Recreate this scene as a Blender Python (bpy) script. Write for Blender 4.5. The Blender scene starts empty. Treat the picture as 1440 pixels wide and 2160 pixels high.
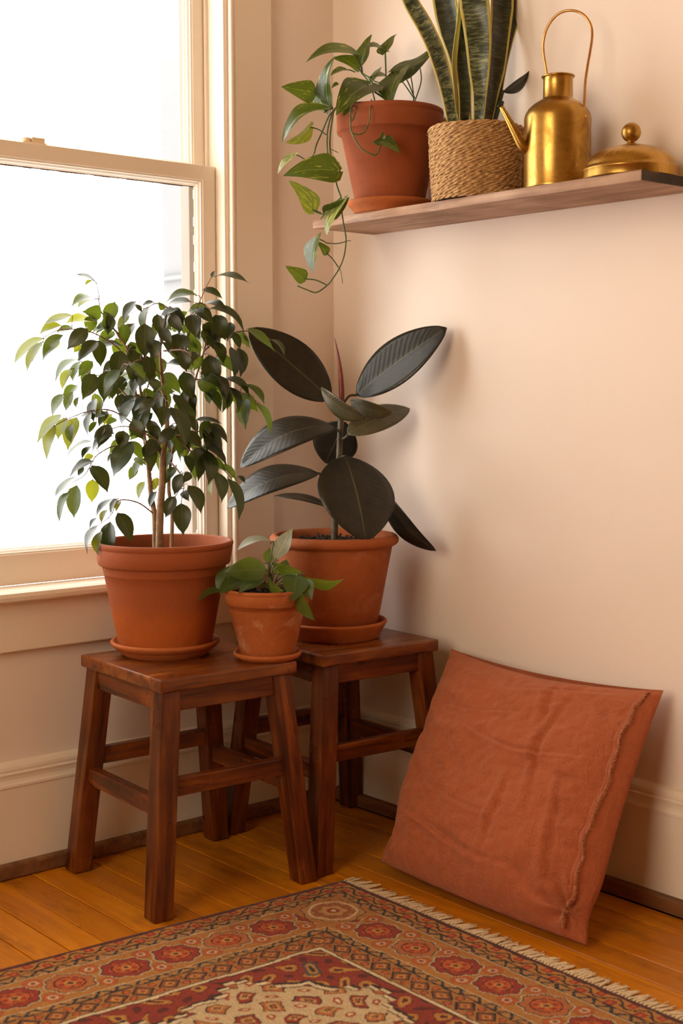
import bpy, math, random
import numpy as np
from mathutils import Vector, Matrix

rng = random.Random(7)
SC = bpy.context.scene
COL = SC.collection
V = Vector

# ------------------------------------------------------------------ camera
YAW, PITCH, ROLL, FPX = 0.863818, -0.0851246, -0.0017710, 2883.22
CAM = V((2.63613, -2.22763, 1.02))


def basis():
    cy, sy, cp, sp = math.cos(YAW), math.sin(YAW), math.cos(PITCH), math.sin(PITCH)
    fwd = V((-sy * cp, cy * cp, sp))
    right = V((cy, sy, 0))
    up = right.cross(fwd)
    c, s = math.cos(ROLL), math.sin(ROLL)
    return c * right + s * up, -s * right + c * up, fwd


R_, U_, F_ = basis()
cam_data = bpy.data.cameras.new('camera')
cam_data.sensor_width = 36
cam_data.lens = FPX * 36 / 2160
cam_data.dof.use_dof = True
cam_data.dof.focus_distance = 2.95
cam_data.dof.aperture_fstop = 4.5
cam = bpy.data.objects.new('camera', cam_data)
COL.objects.link(cam)
M = Matrix((R_, U_, -F_)).transposed().to_4x4()
M.translation = CAM
cam.matrix_world = M
SC.camera = cam

# ------------------------------------------------------------------ sky, exposure
world = bpy.data.worlds.new('sky')
SC.world = world
world.use_nodes = True
bgn = world.node_tree.nodes['Background']
bgn.inputs[0].default_value = (1.0, 0.97, 0.93, 1)
bgn.inputs[1].default_value = 9.0
SC.view_settings.view_transform = 'Standard'
SC.view_settings.look = 'None'
SC.view_settings.gamma = 1
SC.view_settings.use_curve_mapping = False
SC.view_settings.exposure = -0.26
SC.cycles.max_bounces = 12
SC.cycles.diffuse_bounces = 8
SC.cycles.transparent_max_bounces = 16


X1, Y1, ZC = 3.5, -3.6, 3.0                     # the room: x 0..X1, y Y1..0
WIN = [(-1.265, -0.335)]                          # y range of the window in the left wall
WZ0, WZ1 = 0.600, 2.16
NWIN = (0.75, 2.30, 0.80, 2.85)                   # tall window behind the camera: x range, z range


def portal(w, h, loc, rot):
    """guides the sky's light through a window opening; gives off no light of its own"""
    d = bpy.data.lights.new('window_daylight', 'AREA')
    d.shape = 'RECTANGLE'
    d.size, d.size_y = w, h
    d.cycles.is_portal = True
    o = bpy.data.objects.new('window_daylight', d)
    o.location = loc
    o.rotation_euler = rot
    COL.objects.link(o)


for a, b in WIN:
    portal(b - a, WZ1 - WZ0, (-0.2, (a + b) / 2, (WZ0 + WZ1) / 2), Matrix(((0, 0, -1), (-1, 0, 0), (0, 1, 0))).to_euler())
portal(NWIN[1] - NWIN[0], NWIN[3] - NWIN[2], ((NWIN[0] + NWIN[1]) / 2, Y1 - 0.15, (NWIN[2] + NWIN[3]) / 2), (-math.pi / 2, 0, 0))


# photograph pixel -> point at a given distance along the view axis
def at(x, y, d):
    return CAM + (F_ + R_ * ((x - 720) / FPX) - U_ * ((y - 1080) / FPX)) * d


def on(x, y, axis, val):
    dr = F_ + R_ * ((x - 720) / FPX) - U_ * ((y - 1080) / FPX)
    return CAM + dr * ((val - CAM[axis]) / dr[axis])


def depth_of(p):
    return (V(p) - CAM).dot(F_)


# ------------------------------------------------------------------ node helpers
class Mat:
    def __init__(self, name, rough=0.5, metal=0.0, spec=0.5):
        self.m = bpy.data.materials.new(name)
        self.m.use_nodes = True
        self.t = self.m.node_tree
        self.n = self.t.nodes
        self.b = self.n['Principled BSDF']
        self.out = self.n['Material Output']
        self.b.inputs['Roughness'].default_value = rough
        self.b.inputs['Metallic'].default_value = metal
        self.b.inputs['Specular IOR Level'].default_value = spec

    def link(self, a, b):
        self.t.links.new(a, b)

    def coord(self, kind='Object', scale=(1, 1, 1), random_shift=False):
        c = self.n.new('ShaderNodeTexCoord')
        mp = self.n.new('ShaderNodeMapping')
        mp.inputs['Scale'].default_value = scale
        self.link(c.outputs[kind], mp.inputs['Vector'])
        if random_shift:
            oi = self.n.new('ShaderNodeObjectInfo')
            mu = self.n.new('ShaderNodeMath')
            mu.operation = 'MULTIPLY'
            mu.inputs[1].default_value = 37.0
            self.link(oi.outputs['Random'], mu.inputs[0])
            cb = self.n.new('ShaderNodeCombineXYZ')
            for i in range(3):
                self.link(mu.outputs[0], cb.inputs[i])
            self.link(cb.outputs[0], mp.inputs['Location'])
        return mp.outputs[0]

    def noise(self, vec, scale, detail=4, rough=0.55, dist=0.0):
        n = self.n.new('ShaderNodeTexNoise')
        n.inputs['Scale'].default_value = scale
        n.inputs['Detail'].default_value = detail
        n.inputs['Roughness'].default_value = rough
        n.inputs['Distortion'].default_value = dist
        if vec is not None:
            self.link(vec, n.inputs['Vector'])
        return n.outputs[0]

    def ramp(self, fac, stops):
        r = self.n.new('ShaderNodeValToRGB')
        e = r.color_ramp.elements
        while len(e) < len(stops):
            e.new(0.5)
        for i, (p, c) in enumerate(stops):
            e[i].position = p
            e[i].color = (*c, 1) if len(c) == 3 else c
        self.link(fac, r.inputs[0])
        return r.outputs[0]

    def mix(self, fac, a, b, mode='MIX'):
        x = self.n.new('ShaderNodeMix')
        x.data_type = 'RGBA'
        x.blend_type = mode
        for sock, val in ((x.inputs[0], fac), (x.inputs[6], a), (x.inputs[7], b)):
            if isinstance(val, (int, float)):
                sock.default_value = val
            elif isinstance(val, tuple):
                sock.default_value = (*val, 1)
            else:
                self.link(val, sock)
        return x.outputs[2]

    def math(self, op, a, b=None, c=None):
        x = self.n.new('ShaderNodeMath')
        x.operation = op
        for i, v in enumerate((a, b, c)):
            if v is None:
                continue
            if isinstance(v, (int, float)):
                x.inputs[i].default_value = v
            else:
                self.link(v, x.inputs[i])
        return x.outputs[0]

    def color(self, c):
        if isinstance(c, tuple):
            self.b.inputs['Base Color'].default_value = (*c, 1)
        else:
            self.link(c, self.b.inputs['Base Color'])
        return self

    def bump(self, h, strength=0.3, dist=0.002):
        bp = self.n.new('ShaderNodeBump')
        bp.inputs['Strength'].default_value = strength
        bp.inputs['Distance'].default_value = dist
        self.link(h, bp.inputs['Height'])
        self.link(bp.outputs[0], self.b.inputs['Normal'])
        return self

    def random(self):
        return self.n.new('ShaderNodeObjectInfo').outputs['Random']

    def uv(self):
        s = self.n.new('ShaderNodeSeparateXYZ')
        self.link(self.n.new('ShaderNodeTexCoord').outputs['UV'], s.inputs[0])
        return s.outputs[0], s.outputs[1]

    def translucent(self, col, fac):
        tr = self.n.new('ShaderNodeBsdfTranslucent')
        if isinstance(col, tuple):
            tr.inputs[0].default_value = (*col, 1)
        else:
            self.link(col, tr.inputs[0])
        mx = self.n.new('ShaderNodeMixShader')
        mx.inputs[0].default_value = fac
        self.link(self.b.outputs[0], mx.inputs[1])
        self.link(tr.outputs[0], mx.inputs[2])
        self.link(mx.outputs[0], self.out.inputs[0])
        return self


# ------------------------------------------------------------------ materials
def m_paint(name, c1, c2, rough=0.55, bump=0.15):
    m = Mat(name, rough)
    co = m.coord()
    m.color(m.ramp(m.noise(co, 2.2, 3), [(0.3, c1), (0.7, c2)]))
    m.bump(m.noise(co, 60, 4), bump, 0.002)
    return m.m


WALL = m_paint('wall_paint', (0.80, 0.685, 0.60), (0.83, 0.715, 0.63), 0.6, 0.12)
TRIM = m_paint('trim_paint', (0.82, 0.705, 0.58), (0.85, 0.745, 0.62), 0.38, 0.10)
CEIL = m_paint('ceiling_paint', (0.54, 0.40, 0.20), (0.56, 0.42, 0.21), 0.8)
DARKWALL = m_paint('ochre_wall_paint', (0.34, 0.22, 0.09), (0.36, 0.235, 0.10), 0.7)
OUTP = m_paint('slate_render', (0.118, 0.119, 0.124), (0.126, 0.127, 0.132), 0.8)
OUTTRIM = m_paint('weathered_outer_paint', (0.17, 0.145, 0.12), (0.21, 0.18, 0.15), 0.7)

m = Mat('crack_putty', 0.8)
m.color((0.10, 0.07, 0.045))
CRACK = m.m
m = Mat('glass', 0.0)
gl = m.n.new('ShaderNodeBsdfGlossy')
gl.inputs['Roughness'].default_value = 0.02
tp = m.n.new('ShaderNodeBsdfTransparent')
tp.inputs[0].default_value = (0.97, 0.975, 0.97, 1)
fr = m.n.new('ShaderNodeFresnel')
fr.inputs[0].default_value = 1.45
mx = m.n.new('ShaderNodeMixShader')
gm_ = m.n.new('ShaderNodeNewGeometry')      # only the face met first reflects; the far face just lets light out
m.link(m.math('MULTIPLY', fr.outputs[0], m.math('SUBTRACT', 1.0, gm_.outputs['Backfacing'])), mx.inputs[0])
m.link(tp.outputs[0], mx.inputs[1])
m.link(gl.outputs[0], mx.inputs[2])
m.link(mx.outputs[0], m.out.inputs[0])
GLASS = m.m
m = Mat('warm_light_tint', 0.8)  # added tint that warms the light of the rear window
tp = m.n.new('ShaderNodeBsdfTransparent')
tp.inputs[0].default_value = (1.0, 0.93, 0.82, 1)
m.link(tp.outputs[0], m.out.inputs[0])
WARM_TINT = m.m


def m_wood(name, dark, mid, light, rough=0.32, scale=(2.0, 26, 26), wear=None, coat=0.0):
    m = Mat(name, rough)
    co = m.coord('Object', scale, True)
    g = m.noise(co, 1.6, 6, 0.65, 0.6)
    col = m.ramp(g, [(0.34, dark), (0.5, mid), (0.66, light)])
    co2 = m.coord('Object', (1, 1, 1), True)
    big = m.noise(co2, 7, 3)
    col = m.mix(m.math('MULTIPLY', m.ramp(big, [(0.4, (0, 0, 0)), (0.75, (1, 1, 1))]), 0.6), col, dark)
    if wear:
        sc = m.noise(m.coord('Object', (9, 30, 30), True), 3.0, 5, 0.7)
        col = m.mix(m.ramp(sc, [(0.72, (0, 0, 0)), (0.84, (0.5, 0.5, 0.5))]), col, wear)
    oi = m.random()
    col = m.mix(m.math('MULTIPLY', oi, 0.35), col, mid, 'MULTIPLY') if False else col
    m.color(col)
    m.link(m.ramp(big, [(0.3, (rough - 0.08,) * 3), (0.7, (rough + 0.15,) * 3)]), m.b.inputs['Roughness'])
    m.bump(g, 0.18, 0.0012)
    if coat:
        m.b.inputs['Coat Weight'].default_value = coat
        m.b.inputs['Coat Roughness'].default_value = 0.25
    return m.m


STOOL = m_wood('stool_wood', (0.028, 0.005, 0.0012), (0.122, 0.024, 0.0032), (0.25, 0.066, 0.009), 0.30, wear=(0.38, 0.13, 0.025))
STOOLTOP = m_wood('stool_top_wood', (0.06, 0.012, 0.0025), (0.19, 0.046, 0.007), (0.32, 0.10, 0.015), 0.25, (2.5, 20, 20), wear=(0.42, 0.17, 0.05))
SHELF = m_wood('shelf_wood', (0.20, 0.10, 0.055), (0.41, 0.235, 0.14), (0.53, 0.33, 0.205), 0.55, (3, 30, 30))
SHELFEND = m_wood('shelf_end_grain', (0.02, 0.012, 0.008), (0.035, 0.02, 0.013), (0.06, 0.035, 0.02), 0.6, (20, 8, 20))
SHOE = m_wood('shoe_wood', (0.12, 0.045, 0.015), (0.22, 0.09, 0.03), (0.29, 0.13, 0.05), 0.5)

m = Mat('floor_wood', 0.3, 0, 0.3)
co = m.coord('Object', (1.4, 22, 22), True)
g = m.noise(co, 2.0, 6, 0.6, 0.5)
col = m.ramp(g, [(0.25, (0.42, 0.125, 0.003)), (0.5, (0.62, 0.215, 0.004)), (0.75, (0.72, 0.28, 0.008))])
col = m.mix(m.math('MULTIPLY', m.random(), 0.6), col, (0.30, 0.085, 0.006))
st = m.noise(m.coord('Object', (2, 6, 6), True), 3.0, 5, 0.7)
col = m.mix(m.ramp(st, [(0.52, (0, 0, 0)), (0.75, (0.65, 0.65, 0.65))]), col, (0.12, 0.036, 0.008))
m.color(col)
m.link(m.ramp(st, [(0.3, (0.26,) * 3), (0.7, (0.5,) * 3)]), m.b.inputs['Roughness'])
m.bump(g, 0.15, 0.001)
FLOOR = m.m
m = Mat('subfloor', 0.9)
m.color((0.015, 0.008, 0.004))
SUB = m.m


def m_terra(name, base, dark, pale, pale_amt=0.5, stain=None):
    m = Mat(name, 0.78, 0, 0.3)
    co = m.coord('Object', (1, 1, 1), True)
    n1 = m.noise(co, 9, 5, 0.6, 0.4)
    col = m.ramp(n1, [(0.3, dark), (0.62, base)])
    n2 = m.noise(m.coord('Object', (1, 1, 1.6), True), 14, 6, 0.7, 0.5)
    col = m.mix(m.ramp(n2, [(0.53, (0, 0, 0)), (0.72, (pale_amt,) * 3)]), col, pale)
    if stain:                                     # old damp mark with an edge of its own height, in the pot's own frame
        sp = m.n.new('ShaderNodeSeparateXYZ')
        m.link(m.n.new('ShaderNodeTexCoord').outputs['Object'], sp.inputs[0])
        zz = m.math('ADD', sp.outputs[2], m.math('MULTIPLY', m.math('SUBTRACT', m.noise(co, 12, 4), 0.5), 0.10))
        z0, z1, scol, amt = stain
        mr = m.n.new('ShaderNodeMapRange')
        mr.interpolation_type = 'SMOOTHSTEP'
        m.link(zz, mr.inputs[0])
        for k_, v_ in zip((1, 2, 3, 4), (z0, z1, 0.0, amt)):
            mr.inputs[k_].default_value = v_
        col = m.mix(mr.outputs[0], col, scol)
    n3 = m.noise(co, 260, 3)
    col = m.mix(0.25, col, m.ramp(n3, [(0.35, dark), (0.65, base)]))
    m.color(col)
    m.bump(m.noise(co, 180, 4), 0.25, 0.0008)
    return m.m


TERRA_A = m_terra('terracotta_fig_pot', (0.42, 0.100, 0.012), (0.31, 0.064, 0.010), (0.42, 0.15, 0.06), 0.3, (0.06, 0.13, (0.24, 0.062, 0.024), 0.8))
TERRA_B = m_terra('terracotta_rubber_pot', (0.37, 0.100, 0.026), (0.27, 0.062, 0.016), (0.45, 0.19, 0.10), 0.55)
TERRA_C = m_terra('terracotta_small_pot', (0.40, 0.110, 0.024), (0.28, 0.062, 0.014), (0.55, 0.30, 0.18), 0.9)
TERRA_D = m_terra('terracotta_shelf_pot', (0.31, 0.076, 0.022), (0.23, 0.050, 0.016), (0.32, 0.11, 0.05), 0.4)
SAUCER = m_terra('terracotta_saucer', (0.45, 0.125, 0.03), (0.37, 0.092, 0.022), (0.5, 0.19, 0.08), 0.3)
m = Mat('soil', 0.95)
co = m.coord()
m.color(m.ramp(m.noise(co, 120, 5), [(0.35, (0.012, 0.006, 0.004)), (0.6, (0.05, 0.025, 0.014)), (0.8, (0.11, 0.06, 0.035))]))
m.bump(m.noise(co, 90, 4), 0.8, 0.004)
SOIL = m.m


def m_leaf(name, dark, mid, trans, tfac, rough=0.38, vein=None, veinw=0.03, vary=0.5, lateral=0.0, spec=0.5):
    m = Mat(name, rough, 0, spec)
    u, v = m.uv()
    a = m.math('ABSOLUTE', m.math('SUBTRACT', u, 0.5))
    co = m.coord('Object', (1, 1, 1), True)
    n = m.noise(co, 45, 4)
    col = m.ramp(n, [(0.3, dark), (0.7, mid)])
    col = m.mix(m.math('MULTIPLY', m.random(), vary), col, dark)
    if vein:
        f = m.ramp(a, [(veinw * 0.4, (1, 1, 1)), (veinw, (0, 0, 0))])
        col = m.mix(f, col, vein)
    m.color(col)
    w = m.math('SINE', m.math('MULTIPLY', m.math('SUBTRACT', v, m.math('MULTIPLY', a, 0.35)), 110.0))
    h = m.math('ADD', m.math('MULTIPLY', w, lateral), m.math('MULTIPLY', n, 0.4))
    m.bump(h, 0.35, 0.0012)
    m.translucent(trans, tfac)
    return m.m


FIG = m_leaf('fig_leaf', (0.011, 0.014, 0.005), (0.024, 0.030, 0.009), (0.10, 0.12, 0.008), 0.10, 0.36, (0.075, 0.085, 0.03), 0.02, 0.6, 0.1)  # darkest copy: shade inside the crown put into the leaf colour
FIGM = m_leaf('part_backlit_fig_leaf', (0.018, 0.030, 0.007), (0.036, 0.052, 0.012), (0.18, 0.23, 0.012), 0.25, 0.36, (0.09, 0.12, 0.04), 0.02, 0.5, 0.1)  # middle copy: some window backlight put into the leaf colour
FIGLIT = m_leaf('backlit_fig_leaf', (0.06, 0.085, 0.010), (0.10, 0.13, 0.015), (0.34, 0.34, 0.015), 0.42, 0.4, (0.24, 0.28, 0.05), 0.02, 0.3, 0.1)  # lightest copy: strong window backlight painted into the leaf colour
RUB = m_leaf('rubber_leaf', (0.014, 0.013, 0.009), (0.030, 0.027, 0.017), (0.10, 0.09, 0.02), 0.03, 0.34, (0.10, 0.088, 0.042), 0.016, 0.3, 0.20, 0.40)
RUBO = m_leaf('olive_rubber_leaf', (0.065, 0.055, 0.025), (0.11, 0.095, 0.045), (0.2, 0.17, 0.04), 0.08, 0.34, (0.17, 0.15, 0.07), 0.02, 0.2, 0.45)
SML = m_leaf('small_plant_leaf', (0.028, 0.062, 0.010), (0.07, 0.12, 0.022), (0.35, 0.42, 0.03), 0.3, 0.36, (0.13, 0.17, 0.06), 0.025, 0.5, 0.25)
PALE = m_leaf('pale_leaf_back', (0.20, 0.22, 0.15), (0.42, 0.44, 0.33), (0.45, 0.45, 0.25), 0.25, 0.45, (0.5, 0.5, 0.38), 0.03, 0.3, 0.4)


def m_pothos(name, thr, dark=(0.022, 0.052, 0.008), mid=(0.055, 0.105, 0.016)):
    m = Mat(name, 0.30)
    u, v = m.uv()
    a = m.math('ABSOLUTE', m.math('SUBTRACT', u, 0.5))
    cb = m.n.new('ShaderNodeCombineXYZ')
    m.link(m.math('MULTIPLY', m.math('ADD', u, m.math('MULTIPLY', m.random(), 20.0)), 9.0), cb.inputs[0])
    m.link(m.math('SUBTRACT', m.math('MULTIPLY', v, 3.0), m.math('MULTIPLY', a, 4.5)), cb.inputs[1])
    n = m.noise(cb.outputs[0], 1.3, 4, 0.6, 0.3)
    co = m.coord('Object', (1, 1, 1), True)
    base = m.ramp(m.noise(co, 40, 4), [(0.3, dark), (0.7, mid)])
    col = m.mix(m.ramp(n, [(thr, (0, 0, 0)), (thr + 0.05, (0.9, 0.9, 0.9))]), base, (0.52, 0.50, 0.10))
    col = m.mix(m.ramp(a, [(0.008, (1, 1, 1)), (0.02, (0, 0, 0))]), col, (0.2, 0.26, 0.07))
    m.color(col)
    m.bump(m.noise(co, 60, 3), 0.25, 0.001)
    m.translucent((0.28, 0.34, 0.02), 0.2)
    return m.m


POTHOS = m_pothos('pothos_leaf', 0.60, (0.016, 0.036, 0.006), (0.040, 0.075, 0.012))
POTHOSP = m_pothos('pale_pothos_leaf', 0.50, (0.10, 0.13, 0.055), (0.19, 0.22, 0.10))


def m_plain(name, c1, c2, rough=0.6, scale=40, bump=0.2, dist=0.001, metal=0):
    m = Mat(name, rough, metal)
    co = m.coord('Object', (1, 1, 1), True)
    n = m.noise(co, scale, 4)
    m.color(m.ramp(n, [(0.35, c1), (0.65, c2)]))
    m.bump(n, bump, dist)
    return m.m


BARK = m_plain('fig_bark', (0.17, 0.085, 0.035), (0.30, 0.165, 0.07), 0.7, 70, 0.5)
TWIG = m_plain('fig_twig', (0.16, 0.06, 0.03), (0.24, 0.10, 0.05), 0.6, 90)
RSTEM = m_plain('rubber_stem', (0.035, 0.022, 0.012), (0.10, 0.07, 0.03), 0.6, 60, 0.4)
SHEATH = m_plain('rubber_sheath', (0.12, 0.012, 0.008), (0.22, 0.03, 0.015), 0.35, 30)
VINE = m_plain('vine_stem', (0.035, 0.065, 0.012), (0.10, 0.15, 0.035), 0.4, 50)
STEM = m_plain('green_stem', (0.05, 0.085, 0.02), (0.11, 0.16, 0.04), 0.45, 50)
STRAW = m_plain('seagrass', (0.30, 0.155, 0.055), (0.60, 0.37, 0.16), 0.8, 110, 0.5, 0.0015)
LINER = m_plain('basket_liner', (0.05, 0.025, 0.012), (0.09, 0.045, 0.02), 0.9)

# snake plant: dark cross bands, yellow margins
def m_snake(name, shade):
    m = Mat(name, 0.36)
    u, v = m.uv()
    a = m.math('ABSOLUTE', m.math('SUBTRACT', u, 0.5))
    cb = m.n.new('ShaderNodeCombineXYZ')
    m.link(m.math('ADD', m.math('MULTIPLY', u, 1.0), m.math('MULTIPLY', m.random(), 30.0)), cb.inputs[0])
    m.link(m.math('MULTIPLY', v, 42.0), cb.inputs[1])
    n = m.noise(cb.outputs[0], 1.5, 5, 0.65, 1.0)
    col = m.ramp(n, [(0.42, (0.016, 0.026, 0.014)), (0.50, (0.06, 0.08, 0.04)), (0.58, (0.19, 0.22, 0.11)), (0.75, (0.30, 0.33, 0.18))])
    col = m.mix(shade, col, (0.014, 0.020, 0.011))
    edge = m.ramp(m.math('ADD', a, m.math('MULTIPLY', m.noise(cb.outputs[0], 0.6, 2), 0.03)), [(0.425, (0, 0, 0)), (0.44, (1, 1, 1))])
    m.color(m.mix(edge, col, (0.50, 0.41, 0.09)))
    m.bump(n, 0.12, 0.0008)
    return m.m


SNAKE = m_snake('snake_leaf', 0.05)
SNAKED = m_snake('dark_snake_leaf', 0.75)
m = Mat('snake_leaf_edge', 0.36)
m.color((0.36, 0.33, 0.07))
SNAKEY = m.m
DARKLEAF = m_leaf('dark_leaf', (0.008, 0.012, 0.006), (0.016, 0.022, 0.010), (0.05, 0.07, 0.01), 0.05, 0.3, (0.02, 0.03, 0.012), 0.02, 0.1, 0.2)

# brass with patina
m = Mat('brass', 0.28, 1.0)
co = m.coord()
n = m.noise(co, 16, 6, 0.65, 0.6)
m.color(m.ramp(n, [(0.3, (0.24, 0.115, 0.022)), (0.52, (0.47, 0.27, 0.06)), (0.8, (0.62, 0.38, 0.11))]))
m.link(m.ramp(n, [(0.3, (0.42,) * 3), (0.7, (0.22,) * 3)]), m.b.inputs['Roughness'])
m.bump(m.noise(co, 60, 3), 0.06, 0.001)
BRASS = m.m
m = Mat('copper_handle', 0.3, 1.0)
m.color(m.ramp(m.noise(m.coord(), 20, 4), [(0.35, (0.48, 0.22, 0.06)), (0.65, (0.66, 0.36, 0.12))]))
COPPER = m.m

# linen
m = Mat('rust_linen', 0.92, 0, 0.15)
u, v = m.uv()
co = m.coord('Object')
wu = m.math('SINE', m.math('MULTIPLY', u, 1900.0))
wv = m.math('SINE', m.math('MULTIPLY', v, 1700.0))
wv2 = m.math('ADD', wu, wv)
slub = m.noise(m.coord('UV', (430, 34, 1)), 1.0, 3)
slub2 = m.noise(m.coord('UV', (34, 430, 1)), 1.0, 3)
tot = m.math('ADD', slub, slub2)
col = m.ramp(m.math('MULTIPLY', tot, 0.5), [(0.30, (0.36, 0.092, 0.036)), (0.70, (0.44, 0.125, 0.054))])
m.color(col)
m.b.inputs['Sheen Weight'].default_value = 0.25
m.b.inputs['Sheen Roughness'].default_value = 0.5
m.b.inputs['Sheen Tint'].default_value = (0.9, 0.55, 0.4, 1)
fine = m.noise(co, 28, 5, 0.6, 0.8)
m.bump(m.math('ADD', m.math('ADD', m.math('MULTIPLY', wv2, 0.05), m.math('MULTIPLY', tot, 0.35)), m.math('MULTIPLY', fine, 2.2)), 0.7, 0.005)
LINEN = m.m
m = Mat('frayed_thread', 0.9)
m.color((0.60, 0.24, 0.11))
THREAD = m.m

# rug pile: colours are the knots' own, kept as a colour attribute
m = Mat('rug_pile', 0.95, 0, 0.1)
at_ = m.n.new('ShaderNodeAttribute')
at_.attribute_name = 'knot'
co = m.coord('Object')
n = m.noise(co, 420, 2)
m.color(m.mix(0.55, at_.outputs['Color'], m.ramp(n, [(0.3, (0.45, 0.45, 0.45)), (0.7, (1, 1, 1))]), 'MULTIPLY'))
m.bump(n, 0.6, 0.002)
m.b.inputs['Sheen Weight'].default_value = 0.15
RUG = m.m
FRINGE = m_plain('fringe_wool', (0.62, 0.48, 0.29), (0.78, 0.65, 0.44), 0.9, 200)
METAL = m_plain('lock_metal', (0.75, 0.58, 0.36), (0.82, 0.66, 0.44), 0.4, 40)


# ------------------------------------------------------------------ mesh helpers
class MB:
    def __init__(self):
        self.v, self.f, self.uv = [], [], []

    def add(self, vs, fs, uvs=None):
        o = len(self.v)
        self.v += [tuple(p) for p in vs]
        self.f += [tuple(i + o for i in f) for f in fs]
        self.uv += [tuple(q) for q in uvs] if uvs else [(0.5, 0.5)] * len(vs)

    def box(self, p0, p1):
        (a, b, c), (d, e, g) = p0, p1
        vs = [(a, b, c), (d, b, c), (d, e, c), (a, e, c), (a, b, g), (d, b, g), (d, e, g), (a, e, g)]
        self.add(vs, [(3, 2, 1, 0), (4, 5, 6, 7), (0, 1, 5, 4), (1, 2, 6, 5), (2, 3, 7, 6), (3, 0, 4, 7)])

    def hexa(self, bot, top):
        """eight corners: bottom loop, top loop"""
        self.add(list(bot) + list(top), [(3, 2, 1, 0), (4, 5, 6, 7), (0, 1, 5, 4), (1, 2, 6, 5), (2, 3, 7, 6), (3, 0, 4, 7)])

    def lathe(self, prof, seg=72, center=(0, 0, 0), closed_ends=True):
        vs, fs = [], []
        n = len(prof)
        for k in range(seg):
            a = 2 * math.pi * k / seg
            for r, z in prof:
                vs.append((center[0] + r * math.cos(a), center[1] + r * math.sin(a), center[2] + z))
        for k in range(seg):
            k2 = (k + 1) % seg
            for i in range(n - 1):
                fs.append((k * n + i, k2 * n + i, k2 * n + i + 1, k * n + i + 1))
        self.add(vs, fs)

    def tube(self, pts, rad, sides=8, caps=True):
        pts = [V(p) for p in pts]
        n = len(pts)
        if isinstance(rad, (int, float)):
            rad = [rad] * n
        vs, fs = [], []
        ref = None
        for i, p in enumerate(pts):
            t = (pts[min(i + 1, n - 1)] - pts[max(i - 1, 0)])
            if t.length < 1e-9:
                t = V((0, 0, 1))
            t.normalize()
            if ref is None:
                ref = V((0, 0, 1)) if abs(t.z) < 0.9 else V((1, 0, 0))
            ref = (ref - t * ref.dot(t))
            if ref.length < 1e-6:
                ref = t.orthogonal()
            ref.normalize()
            b = t.cross(ref)
            for k in range(sides):
                a = 2 * math.pi * k / sides
                vs.append(p + (ref * math.cos(a) + b * math.sin(a)) * rad[i])
        for i in range(n - 1):
            for k in range(sides):
                k2 = (k + 1) % sides
                fs.append((i * sides + k, i * sides + k2, (i + 1) * sides + k2, (i + 1) * sides + k))
        if caps:                                  # caps get vertices of their own so that shading stays clean
            m0 = len(vs)
            vs += vs[:sides] + vs[(n - 1) * sides:n * sides]
            fs.append(tuple(range(m0, m0 + sides))[::-1])
            fs.append(tuple(range(m0 + sides, m0 + 2 * sides)))
        self.add(vs, fs)

    def extrude(self, prof, a, b, fn):
        """closed profile [(p,q)..] swept from a to b; fn(p,q,s) -> xyz"""
        n = len(prof)
        vs = [fn(p, q, a) for p, q in prof] + [fn(p, q, b) for p, q in prof]
        fs = [(i, (i + 1) % n, n + (i + 1) % n, n + i) for i in range(n)] + [tuple(range(n))[::-1], tuple(range(n, 2 * n))]
        self.add(vs, fs)

    def mesh(self, name, mat, smooth=True, origin=None):
        me = bpy.data.meshes.new(name)
        vs = self.v
        if origin is not None:
            o = origin
            vs = [(p[0] - o[0], p[1] - o[1], p[2] - o[2]) for p in vs]
        me.from_pydata(vs, [], self.f)
        uvl = me.uv_layers.new(name='UVMap')
        idx = np.empty(len(me.loops), dtype=np.int32)
        me.loops.foreach_get('vertex_index', idx)
        uvl.data.foreach_set('uv', np.array(self.uv, dtype=np.float32)[idx].ravel())
        me.materials.append(mat)
        if smooth:
            me.shade_smooth()
        return me

    def build(self, name, mat, parent=None, smooth=True, origin=None, bevel=0.0, solid=0.0, subsurf=0, fix=False):
        me = self.mesh(name, mat, smooth, origin)
        if fix:
            fix_normals(me)
        o = link(name, me, parent, origin)
        if solid:
            md = o.modifiers.new('thickness', 'SOLIDIFY')
            md.thickness = solid
            md.offset = 0
        if bevel:
            md = o.modifiers.new('bevel', 'BEVEL')
            md.width = bevel
            md.segments = 2
            md.limit_method = 'ANGLE'
            md.harden_normals = False
        if subsurf:
            md = o.modifiers.new('smooth', 'SUBSURF')
            md.levels = md.render_levels = subsurf
        return o


def fix_normals(me):
    import bmesh
    bm = bmesh.new()
    bm.from_mesh(me)
    bmesh.ops.recalc_face_normals(bm, faces=bm.faces)
    bm.to_mesh(me)
    bm.free()


def link(name, data, parent=None, world_loc=None):
    o = bpy.data.objects.new(name, data)
    COL.objects.link(o)
    if parent is not None:
        o.parent = parent
        pl = V(parent.get('world_at', (0, 0, 0)))
        # parents that are things are unrotated empties or meshes placed at 'world_at'
        if world_loc is not None:
            o.location = V(world_loc) - pl
        else:
            o.location = -pl
    elif world_loc is not None:
        o.location = world_loc
    if world_loc is not None:
        o['world_at'] = tuple(world_loc)
    return o


def tag(o, label=None, cat=None, group=None, kind=None):
    if label: o['label'] = label
    if cat: o['category'] = cat
    if group: o['group'] = group
    if kind: o['kind'] = kind
    return o


def thing(name, loc, label, cat, group=None):
    o = bpy.data.objects.new(name, None)
    COL.objects.link(o)
    o.empty_display_size = 0.05
    o.location = loc
    o['world_at'] = tuple(loc)
    return tag(o, label, cat, group)


def struct(o):
    o['kind'] = 'structure'
    return o


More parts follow.
